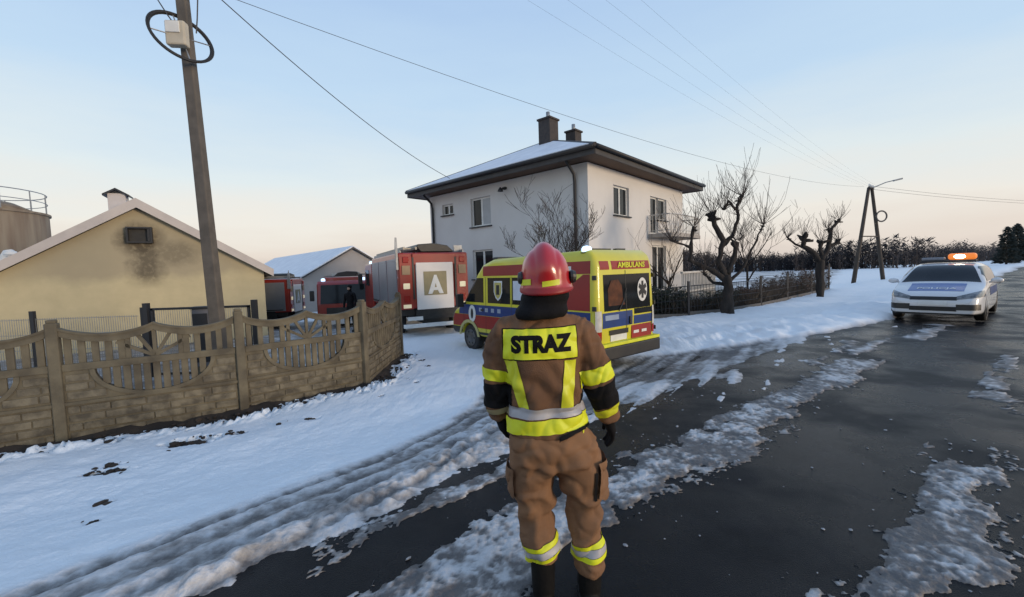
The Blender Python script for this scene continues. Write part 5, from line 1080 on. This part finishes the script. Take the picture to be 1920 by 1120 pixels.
# jacket
mb = MB(); T_ = [(.945, .157, .196, .150, 0), (1.00, .156, .193, .148, 0), (1.06, .152, .180, .140, 0), (1.15, .146, .178, .138, .0), (1.27, .142, .190, .145, 0), (1.37, .142, .205, .148, 0), (1.44, .142, .208, .138, .0), (1.49, .142, .175, .118, .01), (1.53, .143, .125, .10, .015), (1.57, .146, .09, .09, .02), (1.60, .15, .085, .085, .02)]
mb.loft([ering(V(c, z, y), rx, ry) for z, c, rx, ry, y in T_])
limb(mb, [V(.02, 1.455), V(-.052, 1.425), V(-.085, 1.29, .01), V(-.093, 1.16, .02), V(-.092, 1.07, .05), V(-.083, 1.00, .07)], [.07, .078, .070, .062, .058, .050])
limb(mb, [V(.26, 1.455), V(.335, 1.425), V(.385, 1.29, .0), V(.425, 1.17, .0), V(.458, 1.07, .03), V(.482, .975, .06)], [.07, .082, .078, .072, .064, .054])
J_me = remeshed(mb, .0075, 5)
def jfold(p, n_):
    q = Vector((p.x * 5, p.y * 5, p.z * 7)); a = noise.noise(q) * .008 + noise.noise(q * 2.3 + Vector((3, 1, 2))) * .0045
    r1 = noise.noise(Vector((p.x * 9, p.y * 9, p.z * 5 + 7))); r2 = noise.noise(Vector((p.x * 4 + p.z * 9, p.y * 4, p.z * 6 - p.x * 7))); a += .006 - .016 * max(0, .28 - abs(r1)) * 1.6 - .014 * max(0, .22 - abs(r2)) * 1.8
    s = p.x + FX
    arm = s < -.03 or s > .325
    if arm: a += .005 * math.sin((p.z * 52) + 9 * noise.noise(Vector((p.x * 12, p.y * 12, p.z * 3)))) * .8
    else:
        w = math.exp(-((p.z - 1.16) / .11) ** 2); a += w * .009 * math.sin(22 * (p.z * 1.0 + (s - .15) * 1.6) + 5 * noise.noise(Vector((p.x * 6, p.y * 6, p.z * 4))))
        a += .010 * math.exp(-((s - .235 + .25 * (p.z - 1.2)) / .025) ** 2) * math.exp(-((p.z - 1.2) / .1) ** 2) - .006 * math.exp(-((p.z - 1.075) / .015) ** 2)
    return a
displace(J_me, jfold); J_me.materials.clear(); jk = link('jacket', J_me, M_coat, ff, True)
def jcut(planes, name, m_, off=.004, keep=None, par=None): return cut(J_me, planes, name, m_, par or ff, off, keep, True)
X_ = lambda x: x - FX
def rot_plane(x, z, ang, sgn):      # plane through (x, z) with its normal in the x-z plane
    a = R(ang); return ((X_(x), 0, z), (sgn * math.cos(a), 0, sgn * math.sin(a)))
back = [((0, -.02, 0), (0, -1, 0))]
xL = [((X_(-.028), 0, 0), (1, 0, 0)), ((X_(.322), 0, 0), (-1, 0, 0))]
bp_ = jcut([rot_plane(-.048, 1.40, 0, 1), rot_plane(.298, 1.40, 0, -1), rot_plane(.125, 1.334, 91.0, 1), rot_plane(.125, 1.472, 91.0, -1)] + back, 'back_patch', M_patch, .006)
jcut([rot_plane(-.054, 1.40, 0, 1), rot_plane(.304, 1.40, 0, -1), rot_plane(.125, 1.328, 91.0, 1), rot_plane(.125, 1.478, 91.0, -1)] + back, 'patch_backing', M_navy, .003)
jcut([rot_plane(-.045, 1.33, 15, 1), rot_plane(.012, 1.33, 13, -1)] + zr_(1.095, 1.325) + back, 'braid', M_hiv, .005); jcut([rot_plane(.236, 1.33, -5, 1), rot_plane(.293, 1.33, -5, -1)] + zr_(1.095, 1.325) + back, 'braid', M_hiv, .005)
tors = lambda c, n: -.055 < c.x + FX < .36
jcut([rot_plane(.15, 1.046, 92, 1), rot_plane(.15, 1.096, 91, -1)] + xL[:1] + [((X_(.345), 0, 0), (-1, 0, 0))], 'silver_band', M_refl, .006, tors)
jcut([rot_plane(.15, .972, 94, 1), rot_plane(.15, 1.040, 93, -1), ((X_(-.05), 0, 0), (1, 0, 0)), ((X_(.37), 0, 0), (-1, 0, 0))], 'yellow_band', M_patch, .007, tors)
def arm_band(p0, p1, name, m_, off, side):
    p0, p1 = Vector(p0), Vector(p1); d = (p1 - p0).normalized(); k = (lambda c, n: c.x + FX < -.015) if side < 0 else (lambda c, n: c.x + FX > .318)
    return jcut([(p0, d), (p1, -d)], name, m_, off, k)
arm_band(V(-.080, 1.268), V(-.088, 1.212), 'sleeve_band', M_patch, .005, -1); arm_band(V(.385, 1.262), V(.405, 1.190), 'sleeve_band', M_patch, .005, 1)
arm_band(V(-.090, 1.198), V(-.096, 1.065), 'sleeve_guard', M_navy, .004, -1); arm_band(V(.412, 1.175), V(.450, 1.055), 'sleeve_guard', M_navy, .004, 1)
arm_band(V(-.094, 1.060), V(-.090, 1.032), 'cuff_band', mat('dull_cuff', (.32, .27, .15), .7), .004, -1); arm_band(V(.452, 1.048), V(.470, 1.005), 'cuff_band', M_hiv, .005, 1)
# lettering draped on the patch
bvh = BVHTree.FromPolygons([v.co.copy() for v in bp_.data.vertices], [tuple(p.vertices) for p in bp_.data.polygons])
tm = text_mesh('STRAZ', .104, .0065, 0.0); bm = bmesh.new(); bm.from_mesh(tm); bmesh.ops.triangulate(bm, faces=bm.faces)
for _ in range(2): bmesh.ops.subdivide_edges(bm, edges=[e for e in bm.edges if e.calc_length() > .012], cuts=1); bmesh.ops.triangulate(bm, faces=bm.faces)
tw_ = max(v.co.x for v in bm.verts) - min(v.co.x for v in bm.verts); kx = .288 / tw_
for v in bm.verts:
    p = Vector((X_(.127) + v.co.x * kx, -1, 1.403 + v.co.y * 1.0 + v.co.x * kx * .02)); h_ = bvh.ray_cast(p, Vector((0, 1, 0)))[0]; v.co = Vector((p.x, (h_.y if h_ else -.145) - .0025, p.z))
bm.to_mesh(tm); bm.free(); tm.materials.clear(); link('lettering', tm, M_navy, bp_)
# trousers
mb = MB(); mb.loft([ering(V(c, z, y), rx, ry) for z, c, rx, ry, y in [(1.02, .157, .165, .125, 0), (.95, .165, .19, .145, 0), (.88, .183, .222, .160, -.005), (.80, .187, .225, .150, 0), (.75, .188, .20, .12, 0)]])
limb(mb, [V(.085, .88), V(.072, .76), V(.080, .62, .01), V(.088, .50, .015), V(.103, .36, .0), V(.114, .275, -.01)], [.11, .124, .098, .086, .088, .086], n=24)
limb(mb, [V(.285, .88), V(.302, .76), V(.332, .62, .01), V(.342, .50, .015), V(.348, .34, .0), V(.354, .20, -.01)], [.12, .124, .096, .082, .078, .066], n=24)
P_me = remeshed(mb, .0085, 5)
def pfold(p, n_):
    q = Vector((p.x * 6, p.y * 6, p.z * 6)); a = noise.noise(q) * .010 + noise.noise(q * 2.4) * .006
    r1 = noise.noise(Vector((p.x * 8, p.y * 8, p.z * 9 + 3))); r2 = noise.noise(Vector((p.x * 5 + p.z * 5, p.y * 5, p.z * 10 - p.x * 4 + 9))); a += .006 - .020 * max(0, .25 - abs(r1)) * 1.8 - .018 * max(0, .22 - abs(r2)) * 1.8
    w = math.exp(-((p.z - .55) / .12) ** 2) + .9 * math.exp(-((p.z - .24) / .10) ** 2) + .45
    ph = p.z * 34 + 7 * noise.noise(Vector((p.x * 7, p.y * 7, p.z * 5 + 4))) + 6 * (p.x + (.1 if p.x < 0 else -.14)) * (1 if p.x < 0 else -1)
    s_ = math.sin(ph); a += w * .0085 * (s_ if s_ > 0 else s_ * .5) * 1.15
    c = p.x + FX - .187
    a -= .016 * math.exp(-(c / .02) ** 2) * math.exp(-((p.z - .80) / .07) ** 2) * (1 if p.y < 0 else 0)          # seat seam
    a += .010 * math.exp(-((p.z - .775 - .35 * abs(c)) / .022) ** 2) * (1 if p.y < 0 and abs(c) < .17 else 0)
    return a
displace(P_me, pfold); P_me.materials.clear(); link('trousers', P_me, M_trou, ff, True)
legL = lambda c, n: c.x + FX < .2
legR = lambda c, n: c.x + FX > .2
def pcut(planes, name, m_, off, keep): return cut(P_me, planes, name, m_, ff, off, keep, True)
for (z0, z1, m_) in ((.358, .382, M_patch), (.322, .356, M_refl), (.296, .320, M_patch)): pcut([rot_plane(.1, z0, 105, 1), rot_plane(.1, z1, 105, -1)], 'leg_band', m_, .005, legL)
for (z0, z1, m_) in ((.343, .368, M_patch), (.308, .341, M_refl), (.282, .306, M_patch)): pcut([rot_plane(.35, z0, 99, 1), rot_plane(.35, z1, 99, -1)], 'leg_band', m_, .005, legR)
pk = pcut([((X_(.39), 0, 0), (1, 0, 0)), ((0, -.125, 0), (0, 1, 0)), ((0, .06, 0), (0, -1, 0))] + zr_(.60, .79), 'leg_pocket', M_trou, .018, lambda c, n: n.x > .1)
pcut([((X_(.385), 0, 0), (1, 0, 0)), ((0, -.135, 0), (0, 1, 0)), ((0, .07, 0), (0, -1, 0))] + zr_(.755, .80), 'pocket_flap', M_trou, .024, lambda c, n: n.x > .1)
pcut([((X_(.372), 0, 0), (1, 0, 0)), ((X_(.386), 0, 0), (-1, 0, 0)), ((0, 0, 0), (0, -1, 0))] + zr_(.60, .76), 'pocket_seam', M_navy, .006, lambda c, n: n.y < 0)
pcut([((X_(-.012), 0, 0), (-1, 0, 0)), ((0, -.11, 0), (0, 1, 0)), ((0, .06, 0), (0, -1, 0))] + zr_(.60, .78), 'leg_pocket', M_trou, .016, lambda c, n: n.x < -.1)
cut(J_me, [rot_plane(.25, .958, 104, 1), rot_plane(.25, .975, 104, -1), ((X_(.2), 0, 0), (1, 0, 0)), ((X_(.35), 0, 0), (-1, 0, 0))] + back, 'hip_strap', M_navy, ff, .012, None, True)
# boots
for cx, zt in ((.114, .32), (.354, .25)):
    mb = MB(); limb(mb, [V(cx, zt, -.01), V(cx, .15, -.01), V(cx, .07, .0)], [.066, .060, .056], n=18)
    mb.loft([ering(Vector((X_(cx), y, z)), rx, rz, 18) for y, z, rx, rz in ()]) if False else None
    rings = []
    for y, w, h in ((-.085, .03, .05), (-.075, .042, .075), (-.03, .046, .10), (.05, .047, .09), (.12, .05, .068), (.17, .043, .055), (.195, .02, .04)):
        rings.append([Vector((X_(cx) + w * math.cos(a), y, max(.018, h / 2 + .018 + h / 2 * math.sin(a)))) for a in [2 * math.pi * k / 16 for k in range(16)]])
    mb.loft(rings); bt = link('boot', remeshed(mb, .007, 3), M_boot, ff, True); bt.data.materials.clear(); bt.data.materials.append(M_boot)
    q = MB(); q.loft([[Vector((X_(cx) + w * math.cos(a) * (1 + .02 * j), .055 + .145 * math.sin(a), z)) for a in [2 * math.pi * k / 24 for k in range(24)] for w in (.048,)] for j, z in ((0, 0.0), (1, .006), (1, .03))]); q.build('boot_sole', M_black, bt)
# gloves: palm, four fingers and a thumb
def glove(wr, kn, side, m_):
    mb = MB(); wr, kn = Vector(wr), Vector(kn); d = (kn - wr).normalized(); across = Vector((0, 1, 0)); across = (across - d * across.dot(d)).normalized(); palm = d.cross(across).normalized()
    L = (kn - wr).length
    mb.loft([[wr + d * L * f + across * (w * math.cos(a)) + palm * (t_ * math.sin(a)) for a in [2 * math.pi * k / 14 for k in range(14)]] for f, w, t_ in ((-.25, .038, .036), (.1, .037, .03), (.5, .045, .027), (.9, .046, .025), (1.02, .04, .02))])
    inw = palm * (-side)
    for k, (off, ln) in enumerate(((.034, .072), (.012, .082), (-.011, .076), (-.033, .06))):
        b = kn + across * off; p1 = b + d * ln * .45 + inw * .008; p2 = p1 + d * ln * .32 + inw * .018; p3 = p2 + d * ln * .22 + inw * .022
        mb.tube([b - d * .015, b, p1, p2, p3], [.0115, .0118, .0112, .0104, .009], 8)
    tb = wr + d * L * .35 + across * .038; mb.tube([tb - d * .01 - across * .01, tb + across * .018 + d * .02 + inw * .008, tb + across * .026 + d * .05 + inw * .02, tb + across * .024 + d * .075 + inw * .03], [.015, .014, .012, .010], 8)
    me = remeshed(mb, .0042, 2); me.materials.clear(); return link('glove', me, m_, ff, True)
glove(V(-.082, .995, .07), V(-.066, .925, .09), -1, M_navy); glove(V(.482, .965, .06), V(.500, .895, .08), 1, M_navy)
# helmet with neck guard
HX, HZ = .172, 1.645
mb = MB(); prof_ = [(0.0, 1.07, 1.04, -.006), (.018, 1.08, 1.05, -.006), (.035, 1.03, 1.0, -.002), (.06, .99, .96, 0), (.10, .965, .955, 0), (.14, .90, .91, 0), (.175, .77, .80, .004), (.205, .58, .62, .006), (.225, .36, .42, .008), (.236, .14, .2, .008)]
mb.loft([ering(V(HX, HZ + z, y), .122 * a, .152 * b, 36, 0, 2.1) for z, a, b, y in prof_])
o = mb.build('tmp', None, None); md = o.modifiers.new('s', 'SUBSURF'); md.levels = md.render_levels = 2; H_me = evaluated_mesh(o)
def hridge(p, n_):
    c = p.x + FX - HX; up = max(0, (p.z - HZ - .03) / .2); return .010 * math.exp(-(c / .030) ** 2) * min(1, up * 1.6) - .004 * math.exp(-((abs(c) - .055) / .012) ** 2) * min(1, up * 1.5)
displace(H_me, hridge)
HR = Matrix.Translation(V(HX, HZ)) @ Matrix.Rotation(R(-3), 4, 'Y') @ Matrix.Rotation(R(7), 4, 'X') @ Matrix.Translation(-V(HX, HZ)); H_me.transform(HR); H_me.materials.clear()
hm = link('helmet', H_me, M_hred, ff, True)
def hcut(planes, name, m_, off, keep=None): return cut(H_me, planes, name, m_, hm, off, keep, True)
hcut([rot_plane(.142, 1.7, 0, 1), rot_plane(.222, 1.7, 0, -1), rot_plane(.18, 1.676, 97, 1), rot_plane(.18, 1.702, 97, -1)] + back, 'reflective_strip', M_hiv, .003)
hcut([rot_plane(.046, 1.7, 0, 1), rot_plane(.092, 1.7, 0, -1), rot_plane(.06, 1.680, 95, 1), rot_plane(.06, 1.708, 95, -1)] + back, 'reflective_strip', M_hiv, .003)
hcut(zr_(HZ - .02, HZ + .022), 'helmet_rim', mat('helmet_rim_red', (.30, .012, .016), .5), .002)
mb = MB(); c = V(HX + .112, 1.715, -.055); mb.lathe([(.03, 0), (.033, .012), (.026, .026), (.01, .03)], (0, 0, 0), 'x', 16); mb.v = [tuple(c + Vector(v)) for v in mb.v]; mb.build('visor_knob', M_plastic, hm, smooth=False)
mb = MB(); c = V(HX - .112, 1.715, -.03); mb.lathe([(.03, 0), (.033, -.012), (.026, -.026), (.01, -.03)], (0, 0, 0), 'x', 16); mb.v = [tuple(c + Vector(v)) for v in mb.v]; mb.build('visor_knob', M_plastic, hm, smooth=False)
mb = MB(); mb.loft([ering(V(c, z, y), rx, ry, 32) for z, c, rx, ry, y in [(1.675, .172, .108, .125, 0), (1.63, .166, .112, .128, -.005), (1.575, .15, .120, .128, -.012), (1.535, .138, .128, .135, -.015), (1.515, .135, .122, .130, -.012)]])
N_me = remeshed(mb, .008, 3); displace(N_me, lambda p, n_: .006 * noise.noise(Vector((p.x * 14, p.y * 14, p.z * 6))) + .004 * math.sin(p.z * 90)); N_me.materials.clear(); link('neck_guard', N_me, M_navy, ff, True)

# person in dark clothes standing in the yard behind the fence
pp = empty('person', (-6.15, 16.2, bz(-6.15, 16.2) + .01), R(160), 'person in dark work clothes standing in the yard in front of the fire engines', 'person')
W = lambda x, z, y=0.0: Vector((x, y, z))
J2 = [(W(0, .95), (.14, .10)), (W(0, 1.2), (.15, .10)), (W(0, 1.45), (.17, .10)), (W(0, 1.56), (.06, .06)), (W(0, 1.64, .01), (.075, .09)), (W(0, 1.76, .01), (.07, .085)),
      (W(-.2, 1.47), .06), (W(-.26, 1.18), .05), (W(-.24, .95, .08), .04), (W(.2, 1.47), .06), (W(.27, 1.18), .05), (W(.25, .95, .08), .04), (W(-.1, .85), .09), (W(-.12, .48), .07), (W(-.13, .09), .05), (W(-.13, .05, .14), .045), (W(.1, .85), .09), (W(.13, .48), .07), (W(.15, .09), .05), (W(.15, .05, .14), .045)]
E2 = [(0, 1), (1, 2), (2, 3), (3, 4), (4, 5), (2, 6), (6, 7), (7, 8), (2, 9), (9, 10), (10, 11), (0, 12), (12, 13), (13, 14), (14, 15), (0, 16), (16, 17), (17, 18), (18, 19)]
skin_body('body', J2, E2, pp, M_navy, 0, 2)
MB().ellipsoid(W(0, 1.74, .0), (.085, .10, .09), 14, 10).build('hair', M_boot, pp, smooth=True); MB().ellipsoid(W(0, 1.68, .04), (.062, .065, .085), 14, 10).build('face', M_skin, pp, smooth=True)

# ------------------------------------------------------------------ loose ice and snow crumbs on the asphalt, soil crumbs by the fence
rnd = random.Random(5); mb = MB(); ico = bmesh.new(); bmesh.ops.create_icosphere(ico, subdivisions=1, radius=1); iv = [v.co.copy() for v in ico.verts]; if_ = [tuple(v.index for v in f.verts) for f in ico.faces]; ico.free()
def crumb(mb, x, y, z, r, flat=.45):
    sc = Vector((r * rnd.uniform(.7, 1.4), r * rnd.uniform(.7, 1.4), r * flat * rnd.uniform(.6, 1.2))); a = rnd.uniform(0, 6.28); c_, s_ = math.cos(a), math.sin(a); vs_ = []
    for v in iv: q = Vector((v.x * sc.x, v.y * sc.y, v.z * sc.z)) * rnd.uniform(.72, 1.15); vs_.append((x + q.x * c_ - q.y * s_, y + q.x * s_ + q.y * c_, z + q.z))
    mb.add(vs_, if_)
for k in range(330):
    j = rnd.random()
    if j < .45: s_, t_ = rnd.uniform(.6, 8), rnd.gauss(2.05, .36)
    elif j < .72: s_, t_ = rnd.uniform(2.2, 6), rnd.gauss(.42, .27)
    elif j < .97: s_, t_ = rnd.uniform(.5, 6), rnd.gauss(3.05, .22)
    else: s_, t_ = rnd.uniform(1, 9), rnd.uniform(-.8, 3)
    x, y = xy(s_, t_); crumb(mb, x, y, bz(x, y) + .004, abs(rnd.gauss(0, .008)) + .003, .45)
o = mb.build('ice_crumbs', mat('dirty_ice', (.36, .37, .39), .4, (.2, .2, .21), 12), None); tag(o, 'loose crumbs of dirty ice scattered over the wet asphalt', 'ice', kind='stuff')
mb = MB()
for k in range(420):
    i = rnd.randint(0, len(FP) - 2); f = rnd.random(); x = FP[i][0] + (FP[i + 1][0] - FP[i][0]) * f + abs(rnd.gauss(0, .22)) + .08; y = FP[i][1] + (FP[i + 1][1] - FP[i][1]) * f - abs(rnd.gauss(0, .16)) - .05
    crumb(mb, x, y, bz(x, y) + .045, abs(rnd.gauss(0, .022)) + .006, .7)
for hx, hy, hr, hb in HOLES:
    for k in range(int(110 * hr)): crumb(mb, hx + rnd.gauss(0, hr * .55), hy + rnd.gauss(0, max(hb, .05) * .7), bz(hx, hy) + .05, abs(rnd.gauss(0, .018)) + .006, .7)
o = mb.build('soil_clods', M_earth, None); tag(o, 'dark soil clods lying on the snow along the concrete fence foot', 'soil', kind='stuff')
